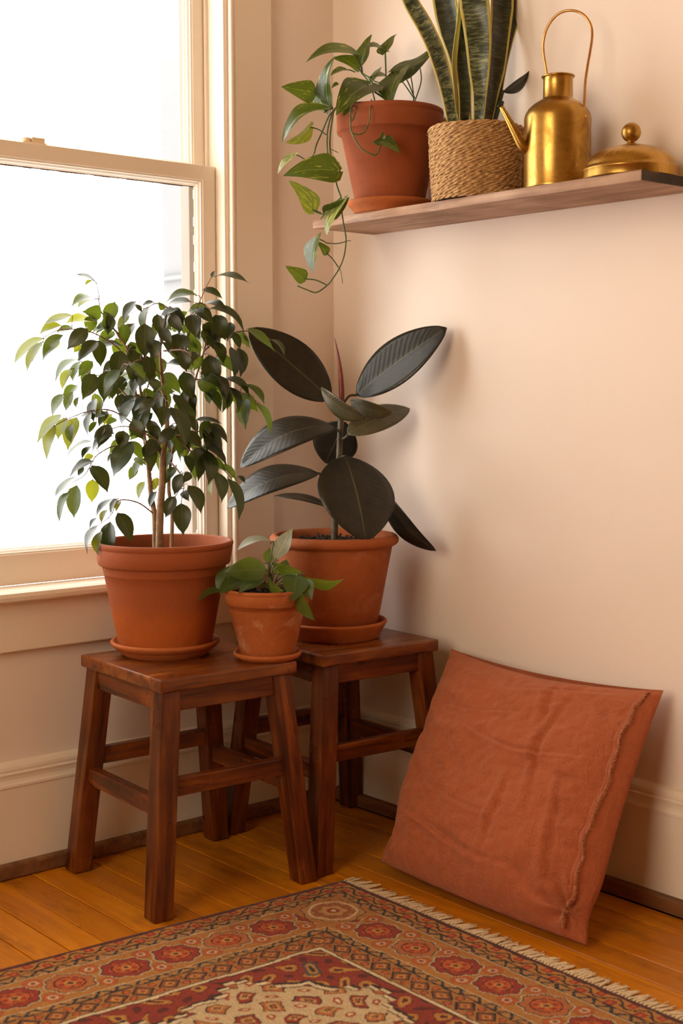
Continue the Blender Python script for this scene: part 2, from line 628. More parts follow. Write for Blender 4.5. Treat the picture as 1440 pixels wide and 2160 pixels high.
def copy_tree(o, parent=None):
    c = o.copy()
    COL.objects.link(c)
    if parent is not None:
        c.parent = parent
    for ch in list(o.children):
        copy_tree(ch, c)
    return c


def smooth_path(pts, k=6):
    """Catmull-Rom through the points (tuples of any length)"""
    P = [np.array(p, float) for p in pts]
    P = [2 * P[0] - P[1]] + P + [2 * P[-1] - P[-2]]
    out = []
    for i in range(1, len(P) - 2):
        for j in range(k):
            t = j / k
            a, b, c, d = P[i - 1], P[i], P[i + 1], P[i + 2]
            out.append(0.5 * (2 * b + (c - a) * t + (2 * a - 5 * b + 4 * c - d) * t * t + (3 * b - a - 3 * c + d) * t ** 3))
    out.append(P[-2])
    return out


# ================================================================== SETTING
# floor and its boards (boards run along x)
b = MB(); b.box((-0.02, Y1, -0.06), (X1, 0.0, -0.016))
floor = struct(b.build('floor', SUB, smooth=False))
PW = 0.0702
plank_me = None
b = MB(); b.box((0, -PW / 2 + 0.0014, -0.016), (X1 - 0.03, PW / 2 - 0.0014, 0.0))
plank_me = b.mesh('floor_board', FLOOR, smooth=False)
y = -0.108 + PW / 2
while y - PW > Y1:
    yy = y
    o = bpy.data.objects.new('floor_board', plank_me)
    COL.objects.link(o)
    o.parent = floor
    o.location = (0.018 + rng.uniform(-0.004, 0.002), yy, rng.uniform(-0.0012, 0.0))
    if y + PW / 2 > -0.005:
        pass
    md = o.modifiers.new('bevel', 'BEVEL'); md.width = 0.0012; md.segments = 1
    y -= PW
# right and left walls, others, ceiling
b = MB(); b.box((-0.16, 0.0, -0.06), (X1 + 0.1, 0.12, ZC + 0.1))
struct(b.build('wall_right', WALL, smooth=False))
b = MB()
ys = [Y1]
for a_, b_ in sorted(WIN): ys += [a_ - 0.02, b_ + 0.02]
ys.append(0.0)
b.box((-0.16, Y1, -0.06), (0, 0.0, WZ0 - 0.01))
b.box((-0.16, Y1, WZ1 + 0.02), (0, 0.0, ZC + 0.1))
for i in range(0, len(ys), 2):
    b.box((-0.16, ys[i], WZ0 - 0.01), (0, ys[i + 1], WZ1 + 0.02))
struct(b.build('wall_left', WALL, smooth=False))
b = MB()
wx0, wx1, wz0_, wz1_ = NWIN
b.box((-0.16, Y1 - 0.12, -0.06), (wx0, Y1, ZC + 0.1)); b.box((wx1, Y1 - 0.12, -0.06), (X1 + 0.1, Y1, ZC + 0.1))
b.box((wx0, Y1 - 0.12, -0.06), (wx1, Y1, wz0_)); b.box((wx0, Y1 - 0.12, wz1_), (wx1, Y1, ZC + 0.1))
struct(b.build('wall_near', DARKWALL, smooth=False))
b = MB(); b.box((X1, Y1, -0.06), (X1 + 0.1, 0.0, ZC + 0.1))
struct(b.build('wall_far', DARKWALL, smooth=False))
b = MB(); b.box((-0.16, Y1, ZC), (X1, 0, ZC + 0.1))
struct(b.build('ceiling', CEIL, smooth=False))

# baseboards with their moulded cap, and the brown shoe strips
BP = [(0, 0.0), (0.022, 0.0), (0.022, 0.190), (0.0245, 0.192), (0.0245, 0.197), (0.021, 0.201), (0.019, 0.207), (0.0195, 0.214),
      (0.0215, 0.220), (0.0165, 0.2225), (0.0165, 0.2245), (0.0180, 0.228), (0.0165, 0.234), (0.011, 0.240), (0.0, 0.243)]
b = MB(); b.extrude(BP, 0.0, X1, lambda p, q, s: (s, -p, q))
o = struct(b.build('baseboard_right', TRIM, smooth=False, fix=True))
b = MB(); b.extrude(BP, Y1, -0.0, lambda p, q, s: (p, s, q))
o = struct(b.build('baseboard_left', TRIM, smooth=False, fix=True))
SP = [(0.0222, 0.002), (0.040, 0.002), (0.040, 0.026), (0.038, 0.030), (0.0222, 0.031)]
b = MB(); b.extrude(SP, 0.041, X1, lambda p, q, s: (s, -p, q))
struct(b.build('trim_1', SHOE, smooth=False, fix=True))
b = MB(); b.extrude(SP, Y1, -0.0415, lambda p, q, s: (p, s, q))
struct(b.build('trim_2', SHOE, smooth=False, fix=True))


# ---- double hung windows
def sash(root, y0, y1, z0, z1, xf, th, wt, wb, ws, name, seed):
    """a sash: stiles, rails, ogee and pane; xf is the room face"""
    par = bpy.data.objects.new(name, None)
    COL.objects.link(par); par.parent = root
    xb = xf - th
    def bx(nm, p0, p1):
        q = MB(); q.box(p0, p1)
        return q.build(nm, TRIM, par, smooth=False, bevel=0.0015)
    bx('stile', (xb, y0, z0), (xf, y0 + ws, z1))
    bx('stile', (xb, y1 - ws, z0), (xf, y1, z1))
    bx('rail', (xb, y0 + ws, z1 - wt), (xf, y1 - ws, z1))
    bx('rail', (xb, y0 + ws, z0), (xf, y1 - ws, z0 + wb))
    # moulded inner edge, stepping back to the glass
    iy0, iy1, iz0, iz1 = y0 + ws, y1 - ws, z0 + wb, z1 - wt
    steps = [(0.0, xf - 0.0015), (0.004, xf - 0.003), (0.0045, xf - 0.006), (0.009, xf - 0.010), (0.0095, xf - 0.014), (0.013, xf - 0.018), (0.013, xf - 0.0215)]
    q = MB(); vs = []
    for d, x in steps:
        vs += [(x, iy0 + d, iz0 + d), (x, iy1 - d, iz0 + d), (x, iy1 - d, iz1 - d), (x, iy0 + d, iz1 - d)]
    fs = []
    for i in range(len(steps) - 1):
        for k in range(4):
            k2 = (k + 1) % 4
            fs.append((i * 4 + k, i * 4 + k2, i * 4 + 4 + k2, i * 4 + 4 + k))
    q.add(vs, fs); q.build('moulding', TRIM, par, smooth=False)
    # old cracked putty line against the glass
    q = MB(); d0 = 0.0125
    xx = xf - 0.0212
    for k in range(40):
        f0, f1 = k / 40, (k + 1) / 40
        w = 0.0010 + 0.0008 * rng.random()
        za, zb = iz0 + (iz1 - iz0) * f0, iz0 + (iz1 - iz0) * f1
        if rng.random() > 0.35 and name == 'lower_sash':
            q.box((xx, iy1 - d0 - w, za), (xx + 0.0015, iy1 - d0, zb))
        ya, yb = iy0 + (iy1 - iy0) * f0, iy0 + (iy1 - iy0) * f1
        w = 0.0020 + 0.0012 * rng.random()
        if name == 'lower_sash':
            q.box((xx, ya, iz1 - d0 - w), (xx + 0.0015, yb, iz1 - d0))
    if q.v: q.build('putty_crack', CRACK, par, smooth=False)
    q = MB(); q.box((xf - 0.0245, iy0 + 0.004, iz0 + 0.004), (xf - 0.0215, iy1 - 0.004, iz1 - 0.004))
    q.build('pane', GLASS, par, smooth=False)
    return par


def window(idx, y0, y1, lock=True):
    b = MB()
    root = bpy.data.objects.new('window_%d' % idx, None)
    COL.objects.link(root); struct(root)
    cw = 0.118                                     # flat casing board
    z0, z1 = 0.615, WZ1
    def bx(nm, p0, p1, bev=0.003, m=TRIM):
        q = MB(); q.box(p0, p1)
        return q.build(nm, m, root, smooth=False, bevel=bev)
    ci = 0.011
    for sgn, ye in ((1, y1), (-1, y0)):
        ya, yb = (ye + ci, ye + ci + cw) if sgn > 0 else (ye - ci - cw, ye - ci)
        bx('casing', (0, ya, z0), (0.020, yb, z1 + ci + cw), 0.0025)
        # rounded bead on the casing's inner edge
        q = MB(); q.tube([(0.0165, ye + sgn * (ci + 0.0035), z0 + 0.001), (0.0165, ye + sgn * (ci + 0.0035), z1 + ci)], 0.0062, 12)
        q.build('bead', TRIM, root)
        # jamb, inner stop, parting strip, blind stop outside
        yj = sorted((ye, ye + sgn * 0.02))
        bx('jamb', (-0.16, yj[0], WZ0), (0.0, yj[1], z1 + 0.02), 0)
        ysx = sorted((ye + sgn * 0.0105, ye - sgn * 0.0015))
        bx('stop', (-0.028, ysx[0], z0), (0.006, ysx[1], z1), 0.002)
        yp = sorted((ye + sgn * 0.004, ye - sgn * 0.008))
        bx('parting_strip', (-0.0635, yp[0], 1.52), (-0.0565, yp[1], z1), 0.001)
        yo = sorted((ye + sgn * 0.004, ye - sgn * 0.03))
        bx('blind_stop', (-0.135, yo[0], WZ0), (-0.098, yo[1], z1), 0.002, OUTTRIM)
    bx('head_casing', (0, y0 - ci, z1 + ci), (0.020, y1 + ci, z1 + ci + cw))
    bx('head_jamb', (-0.16, y0, z1), (0.0, y1, z1 + 0.02), 0)
    # stool (inner sill) with rounded nose, apron, outer sill
    q = MB()
    prof = [(-0.03, 0.590), (0.046, 0.590), (0.052, 0.594), (0.054, 0.602), (0.052, 0.610), (0.046, 0.614), (-0.03, 0.615)]
    q.extrude(prof, y0 - ci - cw - 0.02, y1 + ci + cw + 0.02, lambda p, r, s: (p, s, r))
    q.build('window_sill', TRIM, root, smooth=False, fix=True)
    bx('apron', (0, y0 - ci - cw, 0.481), (0.019, y1 + ci + cw, 0.5905), 0.003)
    q = MB(); q.hexa([(-0.19, y0, 0.56), (-0.03, y0, 0.56), (-0.03, y1, 0.56), (-0.19, y1, 0.56)],
                     [(-0.19, y0, 0.585), (-0.03, y0, 0.612), (-0.03, y1, 0.612), (-0.19, y1, 0.585)])
    q.build('outer_sill', TRIM, root, smooth=False)
    sash(root, y0 + 0.002, y1 - 0.002, 0.6155, 1.553, -0.030, 0.034, 0.034, 0.066, 0.0355, 'lower_sash', idx)
    sash(root, y0 + 0.002, y1 - 0.002, 1.519, z1 - 0.002, -0.0655, 0.032, 0.045, 0.034, 0.0355, 'upper_sash', idx)
    # sash lock on the meeting rail
    ym = (y0 + y1) / 2
    q = MB(); q.box((-0.062, ym - 0.028, 1.553), (-0.034, ym + 0.028, 1.557)); q.box((-0.056, ym - 0.004, 1.557), (-0.038, ym + 0.026, 1.568))
    q.tube([(-0.047, ym - 0.014, 1.5565), (-0.047, ym - 0.014, 1.5655)], 0.010, 16)
    q.build('sash_lock', METAL, root, smooth=False, bevel=0.001)
    return root


window(1, *WIN[0])
# plain casement behind the camera
o = bpy.data.objects.new('window_2', None); COL.objects.link(o); struct(o)
for p0, p1 in (((wx0, Y1 - .09, wz0_), (wx0 + .05, Y1 - .04, wz1_)), ((wx1 - .05, Y1 - .09, wz0_), (wx1, Y1 - .04, wz1_)),
               ((wx0 + .05, Y1 - .09, wz0_), (wx1 - .05, Y1 - .04, wz0_ + .05)), ((wx0 + .05, Y1 - .09, wz1_ - .05), (wx1 - .05, Y1 - .04, wz1_))):
    b = MB(); b.box(p0, p1); b.build('window_frame', TRIM, o, smooth=False)
b = MB(); b.box((wx0 + .05, Y1 - .068, wz0_ + .05), (wx1 - .05, Y1 - .064, wz1_ - .05)); b.build('warming_pane', WARM_TINT, o, smooth=False)  # added unseen pane, there only to warm the incoming light

# pale neighbouring house seen past the window's right edge
pe = on(342, 500, 0, -2.9)
house = thing('neighbouring_house', (-2.4, pe.y + 1.5, -0.5), 'grey neighbouring house outside, seen through the window by its right jamb', 'house')
ht = on(380, 105, 0, -2.5)
b = MB(); b.box((-2.9, pe.y, -1.0), (-1.9, pe.y + 3.0, ht.z)); b.build('house_wall', OUTP, house, smooth=False)
hb = on(360, 583, 1, pe.y)
b = MB(); b.box((-2.89, pe.y - 0.02, hb.z - 0.02), (-1.91, pe.y, hb.z)); b.build('belt_course', OUTP, house, smooth=False)
b = MB(); b.box((-2.9, pe.y, ht.z), (-1.9, pe.y + 3.0, ht.z + 0.04)); b.build('roof_edge', OUTP, house, smooth=False)


# ================================================================== STOOLS
def make_stool():
    root = thing('wooden_stool', (0, 0, 0), 'worn', 'stool')
    hx, hy, H, T = 0.1715, 0.1625, 0.470, 0.026
    # seat board
    b = MB(); b.box((-hx, -hy, -T / 2), (hx, hy, T / 2))
    # turn the grain along y: build with local x as the long axis
    b = MB(); b.box((-hy, -hx, -T / 2), (hy, hx, T / 2))
    s = b.build('seat', STOOLTOP, root, smooth=False, bevel=0.004)
    s.location = (0, 0, H - T / 2); s.rotation_euler = (0, 0, math.pi / 2)
    zt = H - T
    lw = 0.0215
    def leg_c(sx, sy, z):
        t = 1 - z / zt
        return V((sx * (0.1400 + (0.1745 - 0.1400) * t), sy * (0.1310 + (0.1745 - 0.1310) * t), z))
    for sx in (-1, 1):
        for sy in (-1, 1):
            p0, p1 = leg_c(sx, sy, 0), leg_c(sx, sy, zt)
            # local x axis = leg length
            ax = (p1 - p0).normalized()
            mid = (p0 + p1) / 2
            yv = V((0, 1, 0)); yv = (yv - ax * yv.dot(ax)).normalized(); zv = ax.cross(yv)
            Mx = Matrix((ax, yv, zv)).transposed().to_4x4(); Mx.translation = mid
            inv = Mx.inverted()
            sq = [(-lw, -lw), (lw, -lw), (lw, lw), (-lw, lw)]
            b = MB()
            b.hexa([inv @ (p0 + V((x, y, 0))) for x, y in sq], [inv @ (p1 + V((x * 1.02, y * 1.02, 0))) for x, y in sq])
            o = b.build('leg', STOOL, root, smooth=False, bevel=0.0025)
            o.matrix_local = Mx
    def rail(nm, a, c, h, t, z):
        d = (c - a); L = d.length; d.normalize()
        b = MB(); b.box((-L / 2, -t / 2, -h / 2), (L / 2, t / 2, h / 2))
        o = b.build(nm, STOOL, root, smooth=False, bevel=0.002)
        o.location = (a + c) / 2
        o.rotation_euler = (0, 0, math.atan2(d.y, d.x))
    for sx in (-1, 1):
        z = zt - 0.0215
        rail('apron_rail', leg_c(sx, -1, z) + V((sx * 0.006, lw - 0.004, 0)), leg_c(sx, 1, z) + V((sx * 0.006, -lw + 0.004, 0)), 0.042, 0.02, z)
        z = 0.250
        rail('stretcher', leg_c(sx, -1, z) + V((0, lw - 0.004, 0)), leg_c(sx, 1, z) + V((0, -lw + 0.004, 0)), 0.036, 0.022, z)
    for sy in (-1, 1):
        z = zt - 0.0215
        rail('apron_rail', leg_c(-1, sy, z) + V((lw - 0.004, sy * 0.006, 0)), leg_c(1, sy, z) + V((-lw + 0.004, sy * 0.006, 0)), 0.042, 0.02, z)
        z = 0.212
        rail('stretcher', leg_c(-1, sy, z) + V((lw - 0.004, 0, 0)), leg_c(1, sy, z) + V((-lw + 0.004, 0, 0)), 0.036, 0.022, z)
    return root


SA = make_stool()
SA.location = (0.263, -0.628, 0.0); SA.rotation_euler = (0, 0, math.radians(-3.4))
SB = copy_tree(SA)
SB.location = (0.274, -0.226, 0.0); SB.rotation_euler = (0, 0, math.radians(-4.0))
tag(SA, 'brown wooden stool in front, carrying the fig pot and the small pot', 'stool', 'wooden stools in the corner')
tag(SB, 'brown wooden stool in the corner, under the rubber plant beside the cushion', 'stool', 'wooden stools in the corner')
ZS = 0.4701


# ================================================================== POTS
def pot_profile(H, r_rim, r_band, r_body, r_base, band, lip=0.0, wall=0.011):
    """outer bottom -> rim -> inside"""
    z1 = H - band
    p = [(0.0, 0.0), (r_base - 0.006, 0.0), (r_base - 0.001, 0.003), (r_base, 0.008)]
    p += [(r_base + (r_body - r_base) * t, 0.008 + (z1 - 0.008) * t) for t in (0.25, 0.5, 0.75, 1.0)]
    p += [(r_band - 0.002, z1 + 0.001), (r_band, z1 + 0.004)]
    if band > 0.03:
        zg = z1 + band * 0.72
        rg = r_band + (r_rim - r_band) * 0.72
        p += [(rg, zg), (rg - 0.001, zg + 0.001), (rg, zg + 0.002)]
    p += [(r_rim, H - 0.006), (r_rim - 0.001, H - 0.002), (r_rim - 0.004, H), (r_rim - wall + 0.002, H), (r_rim - wall, H - 0.003)]
    p += [(r_rim - wall - 0.004, H - 0.05), (r_base - 0.012, 0.014), (0, 0.014)]
    return p


def roll_profile(H, r_rim, r_body, r_base, wall=0.012):
    p = [(0.0, 0.0), (r_base - 0.006, 0.0), (r_base, 0.006)]
    zt = H - 0.030
    p += [(r_base + (r_body - r_base) * t, 0.006 + (zt - 0.006) * t) for t in (0.25, 0.5, 0.75, 1.0)]
    p += [(r_body + 0.0005, zt + 0.003), (r_body + 0.004, zt + 0.005)]
    for k in range(9):
        a = -math.pi / 2 + math.pi * k / 8
        p.append((r_rim - 0.0125 + 0.0125 * math.cos(a), H - 0.0125 + 0.0125 * math.sin(a)))
    p += [(r_rim - 0.018, H - 0.003), (r_rim - 0.021, H - 0.012), (r_base - 0.012, 0.014), (0, 0.014)]
    return p


def saucer_profile(H, r_rim, r_base, th=0.008, ridge=True):
    p = [(0, 0), (r_base, 0.0), (r_base + 0.002, 0.002)]
    if ridge:
        p += [(r_base + (r_rim - r_base) * 0.55, H * 0.42), (r_base + (r_rim - r_base) * 0.62, H * 0.5), (r_base + (r_rim - r_base) * 0.7, H * 0.52)]
    p += [(r_rim - 0.003, H - 0.010), (r_rim, H - 0.006), (r_rim, H - 0.003), (r_rim - 0.003, H), (r_rim - th + 0.001, H - 0.001),
          (r_rim - th - 0.002, H - 0.006), (r_base - 0.004, 0.0085), (0, 0.008)]
    return p


def lathe_obj(name, prof, mat, parent=None, loc=(0, 0, 0), seg=80, **k):
    b = MB(); b.lathe(prof, seg)
    b.v = [(x + loc[0], y + loc[1], z + loc[2]) for x, y, z in b.v]
    return b.build(name, mat, parent, origin=loc, **k)


def soil_obj(parent, c, r, amp=0.006, seed=1):
    g = random.Random(seed)
    b = MB(); vs, fs = [(c[0], c[1], c[2] + 0.004)], []
    rings, seg = 14, 48
    for i in range(1, rings + 1):
        for k in range(seg):
            a = 2 * math.pi * k / seg
            rr = r * i / rings
            vs.append((c[0] + rr * math.cos(a), c[1] + rr * math.sin(a), c[2] + g.uniform(-amp, amp) * (1 if i < rings else 0.2)))
    for k in range(seg):
        fs.append((0, 1 + k, 1 + (k + 1) % seg))
    for i in range(rings - 1):
        for k in range(seg):
            k2 = (k + 1) % seg
            fs.append((1 + i * seg + k, 1 + (i + 1) * seg + k, 1 + (i + 1) * seg + k2, 1 + i * seg + k2))
    b.add(vs, fs)
    # crumbs and bark bits lying on it
    for k in range(140):
        a = g.uniform(0, 6.283); rr = r * 0.93 * math.sqrt(g.random())
        s = g.uniform(0.0015, 0.0045)
        p = V((c[0] + rr * math.cos(a), c[1] + rr * math.sin(a), c[2] + amp * 0.6))
        d = V((g.uniform(-1, 1), g.uniform(-1, 1), g.uniform(-0.3, 0.6))).normalized() * s * g.uniform(1, 2.5)
        b.tube([p - d, p + d], s * 0.6, 5)
    return b.build('soil', SOIL, parent, smooth=False)


# ================================================================== LEAVES
def prof_fig(t):
    return (math.sin(math.pi * t ** 0.80) ** 0.82) * (1 - 0.30 * t) * (1.0 if t < 0.80 else max(0.16, 1 - (t - 0.80) * 3.6)) if 0 < t < 1 else 0.02


def prof_ell(t):
    return max(0.02, math.sin(math.pi * min(max(t, 0), 1) ** 0.92)) ** 0.68 if 0 < t < 1 else 0.02


def prof_heart(t):
    if t <= 0: return 0.10
    if t >= 1: return 0.01
    return (min(1.0, (t / 0.16)) ** 0.42) * ((1 - t) ** 0.78) * 1.16 * (1 if t < 0.88 else 0.85)


def prof_lance(t):
    return max(0.02, math.sin(math.pi * min(max(t, 0), 1) ** 0.8)) ** 1.05 if 0 < t < 1 else 0.02


PROF = dict(fig=(prof_fig, 0.56), rubber=(prof_ell, 0.47), heart=(prof_heart, 0.72), lance=(prof_lance, 0.45))


def leaf(parent, base, tip, w, kind, mat, arch=0.08, fold=0.18, nt=11, nu=6, wave=0.0, roll=None, sgn=None, ratio=None, solid=0, curl=0.0, g=rng, lobe=0.0):
    """base, tip: world points; w: apparent width in metres"""
    fn, r0 = PROF[kind]
    base, tip = V(base), V(tip)
    ax = tip - base
    L = ax.length
    ax /= L
    W0 = (ratio or r0) * L
    view = (CAM - (base + tip) / 2).normalized()
    vp = view - ax * view.dot(ax)
    vp.normalize()
    side = ax.cross(vp)
    if roll is None:
        c = min(1.0, w / W0)
        roll = math.acos(c)
    if w > W0: W0 = w
    if sgn is None:
        sgn = 1 if side.z >= 0 else -1
    n = vp * math.cos(roll) + side * (sgn * math.sin(roll))
    s = ax.cross(n)
    b = MB(); vs, fs, uv = [], [], []
    mx = max(fn(i / 40) for i in range(41))
    ph = g.uniform(0, 6)
    for i in range(nt + 1):
        t = i / nt
        hw = 0.5 * W0 * fn(t) / mx
        c = base + ax * (L * t) + n * (arch * L * 4 * t * (1 - t))
        for j in range(nu + 1):
            u = -1 + 2 * j / nu
            off = n * (fold * hw * abs(u) - curl * hw * u * u + wave * W0 * math.sin(t * 9 + ph + u) * abs(u))
            back = -ax * (lobe * W0 * abs(u) ** 1.5 * max(0, 1 - t / 0.22)) if lobe else V((0, 0, 0))
            vs.append(c + s * (u * hw) + off + back)
            uv.append(((u + 1) / 2, t))
    for i in range(nt):
        for j in range(nu):
            q = i * (nu + 1) + j
            fs.append((q, q + 1, q + nu + 2, q + nu + 1))
    b.add(vs, fs, uv)
    return b.build('leaf', mat, parent, origin=tuple(base), solid=solid)


# ================================================================== FIG on stool A
FX, FY = 0.1916, -0.6357
FD = depth_of((FX, FY, 0.47)); FS = FD / FPX
fig_s = lathe_obj('plant_saucer', saucer_profile(0.032, 0.1165, 0.088), SAUCER, None, (FX, FY, ZS))
tag(fig_s, 'wide terracotta saucer under the fig pot on the front stool', 'saucer')
FZ = ZS + 0.0088
fig = thing('potted_fig', (FX, FY, FZ), 'bushy weeping fig with small drooping green leaves in a large terracotta pot by the window', 'potted plant')
lathe_obj('pot', pot_profile(0.2345, 0.1475, 0.1400, 0.1310, 0.0985, 0.050), TERRA_A, fig, (FX, FY, FZ))
soil_obj(fig, (FX, FY, FZ + 0.200), 0.130, 0.005, 3)


def fpt(p):
    """fig skeleton: photograph pixel plus distance behind the trunk's plane"""
    q = at(p[0], p[1], FD + p[2])
    if q.x < 0.035:
        q = at(p[0], p[1], FD + p[2] - (0.035 - q.x) / 0.77)
    return q


sk = {
    'trunk': [[(336, 1172, 0), (338, 1080, 0), (342, 1020, 0), (343, 965, 0)],
              [(328, 1172, .012), (326, 1090, .010), (318, 1040, .02), (312, 975, .03), (302, 910, .05), (292, 860, .06), (280, 800, .07), (260, 720, .06), (225, 680, .05)],
              [(361, 1165, -.02), (363, 1085, -.01), (356, 1030, 0), (360, 975, .02), (372, 920, .03), (392, 860, .05), (412, 800, .06), (430, 740, .06), (440, 690, .05)],
              [(343, 965, 0), (325, 925, .01), (308, 895, .02), (300, 850, .03), (290, 790, .03), (270, 740, .02), (245, 700, 0)],
              [(343, 965, 0), (352, 900, -.01), (348, 840, -.02), (341, 790, -.03), (338, 740, -.03), (345, 690, -.03), (355, 650, -.02)]],
    'branch': [[(255, 720, .04), (235, 685, .05), (212, 655, .05), (208, 620, .05), (204, 600, .05)],
               [(375, 760, .02), (400, 700, 0), (412, 660, -.01), (428, 620, -.02), (446, 584, -.02)],
               [(290, 790, .02), (250, 735, -.02), (190, 700, -.08), (130, 695, -.13), (95, 710, -.15)],
               [(302, 910, .03), (240, 868, 0), (190, 867, -.06), (140, 885, -.11), (112, 900, -.13)],
               [(312, 975, .02), (255, 940, -.01), (205, 960, -.05), (180, 1000, -.07), (150, 1020, -.1)],
               [(326, 1085, .01), (290, 1060, -.02), (250, 1056, -.05), (235, 1085, -.07), (212, 1105, -.08)],
               [(430, 740, .04), (460, 715, .05), (500, 700, .06), (530, 700, .07), (560, 715, .07)],
               [(412, 800, .04), (450, 805, .04), (490, 820, .05), (530, 840, .06), (552, 855, .06)],
               [(372, 920, 0), (400, 950, 0), (440, 965, .02), (470, 990, .03), (488, 1008, .03)],
               [(372, 920, -.02), (420, 910, -.02), (450, 925, -.01)],
               [(341, 790, -.03), (300, 760, -.10), (270, 770, -.14)],
               [(345, 740, -.03), (390, 740, -.10), (420, 770, -.13)],
               [(350, 840, -.02), (340, 825, -.10), (350, 845, -.13)],
               [(300, 850, .05), (330, 760, .10), (350, 700, .12)],
               [(292, 860, .06), (230, 800, .03), (190, 790, 0)],
               [(360, 975, -.02), (380, 1000, -.04), (388, 1030, -.05)],
               [(325, 925, 0), (270, 900, -.06), (230, 905, -.08)],
               [(355, 650, -.02), (330, 640, -.02), (310, 650, -.03)]]}
fig_nodes = []
b = MB()
for pl, (r0, r1) in zip(sk['trunk'], ((.0085, .0075), (.0068, .002), (.0042, .0016), (.0055, .0016), (.0058, .0016))):
    pp = smooth_path(pl, 8)
    n = len(pp)
    b.tube([fpt(p) for p in pp], [r0 + (r1 - r0) * i / (n - 1) for i in range(n)], 9)
    if pl is not sk['trunk'][0]:
        fig_nodes += [tuple(p) for p in pp[n // 3:]]
b.build('trunk', BARK, fig)
tb = MB()
for pl in sk['branch']:
    pp = smooth_path(pl, 8)
    n = len(pp)
    tb.tube([fpt(p) for p in pp], [.0019 - .0011 * i / (n - 1) for i in range(n)], 6)
    fig_nodes += [tuple(p) for p in pp[2:]]

# leaves read from the photograph: base x,y, tip x,y, width (crop pixels), tone y = lightest, backlight put into the colour, f = forward, b = behind, mid tone
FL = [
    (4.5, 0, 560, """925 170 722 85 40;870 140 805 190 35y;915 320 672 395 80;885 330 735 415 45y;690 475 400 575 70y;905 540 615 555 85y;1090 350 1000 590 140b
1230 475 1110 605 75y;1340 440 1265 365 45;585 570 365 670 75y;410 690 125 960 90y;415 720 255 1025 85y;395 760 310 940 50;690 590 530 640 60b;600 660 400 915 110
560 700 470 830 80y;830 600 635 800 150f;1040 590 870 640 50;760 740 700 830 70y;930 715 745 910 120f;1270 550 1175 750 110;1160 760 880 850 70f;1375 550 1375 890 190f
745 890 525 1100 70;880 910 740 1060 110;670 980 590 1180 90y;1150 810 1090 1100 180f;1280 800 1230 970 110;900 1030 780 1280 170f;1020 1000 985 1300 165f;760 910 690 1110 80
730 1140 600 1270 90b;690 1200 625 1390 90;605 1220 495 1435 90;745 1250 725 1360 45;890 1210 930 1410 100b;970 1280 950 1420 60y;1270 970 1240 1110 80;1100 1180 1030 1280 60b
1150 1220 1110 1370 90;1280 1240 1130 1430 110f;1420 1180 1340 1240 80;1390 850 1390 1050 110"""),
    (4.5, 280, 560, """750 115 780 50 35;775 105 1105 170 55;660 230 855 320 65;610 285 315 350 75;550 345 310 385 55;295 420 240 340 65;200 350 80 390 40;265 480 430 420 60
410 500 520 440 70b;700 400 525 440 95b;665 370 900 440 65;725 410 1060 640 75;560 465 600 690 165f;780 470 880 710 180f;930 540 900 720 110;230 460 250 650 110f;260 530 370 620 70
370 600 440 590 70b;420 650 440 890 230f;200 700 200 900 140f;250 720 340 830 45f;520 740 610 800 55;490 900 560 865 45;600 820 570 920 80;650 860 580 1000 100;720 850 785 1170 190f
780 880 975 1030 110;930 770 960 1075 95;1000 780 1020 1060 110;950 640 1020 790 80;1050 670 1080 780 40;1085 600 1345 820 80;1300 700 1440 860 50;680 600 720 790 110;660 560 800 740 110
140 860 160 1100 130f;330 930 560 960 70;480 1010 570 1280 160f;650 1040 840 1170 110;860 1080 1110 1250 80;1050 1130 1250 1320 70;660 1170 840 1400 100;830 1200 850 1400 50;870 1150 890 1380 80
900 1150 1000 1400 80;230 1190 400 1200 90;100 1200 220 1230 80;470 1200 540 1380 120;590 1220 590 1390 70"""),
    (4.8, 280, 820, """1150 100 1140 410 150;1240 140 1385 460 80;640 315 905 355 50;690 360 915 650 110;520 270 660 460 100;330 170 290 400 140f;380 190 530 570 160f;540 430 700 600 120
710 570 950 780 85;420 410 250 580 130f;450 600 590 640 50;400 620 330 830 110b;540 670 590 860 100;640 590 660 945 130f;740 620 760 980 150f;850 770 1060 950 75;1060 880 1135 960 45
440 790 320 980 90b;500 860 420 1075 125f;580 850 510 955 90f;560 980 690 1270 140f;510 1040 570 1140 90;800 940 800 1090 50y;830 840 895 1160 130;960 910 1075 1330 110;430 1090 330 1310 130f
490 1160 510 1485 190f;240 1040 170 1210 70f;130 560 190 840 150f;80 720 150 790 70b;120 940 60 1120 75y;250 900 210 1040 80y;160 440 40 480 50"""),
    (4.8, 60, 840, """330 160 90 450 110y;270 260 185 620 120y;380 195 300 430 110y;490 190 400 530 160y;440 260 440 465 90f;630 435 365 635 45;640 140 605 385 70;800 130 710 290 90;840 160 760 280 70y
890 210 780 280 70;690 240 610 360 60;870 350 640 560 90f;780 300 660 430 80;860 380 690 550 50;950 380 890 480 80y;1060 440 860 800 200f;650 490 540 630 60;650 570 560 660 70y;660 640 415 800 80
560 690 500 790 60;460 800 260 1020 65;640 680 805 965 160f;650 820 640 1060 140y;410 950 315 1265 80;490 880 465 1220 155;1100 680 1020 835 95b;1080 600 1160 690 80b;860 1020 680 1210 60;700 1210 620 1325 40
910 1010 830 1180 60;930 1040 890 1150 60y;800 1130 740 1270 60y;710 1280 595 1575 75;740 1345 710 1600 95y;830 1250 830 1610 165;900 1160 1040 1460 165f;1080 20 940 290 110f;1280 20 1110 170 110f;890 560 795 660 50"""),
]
fig_arr = np.array(fig_nodes)


def fig_near(x, y):
    d = (fig_arr[:, 0] - x) ** 2 + (fig_arr[:, 1] - y) ** 2
    return fig_arr[int(np.argmin(d))]


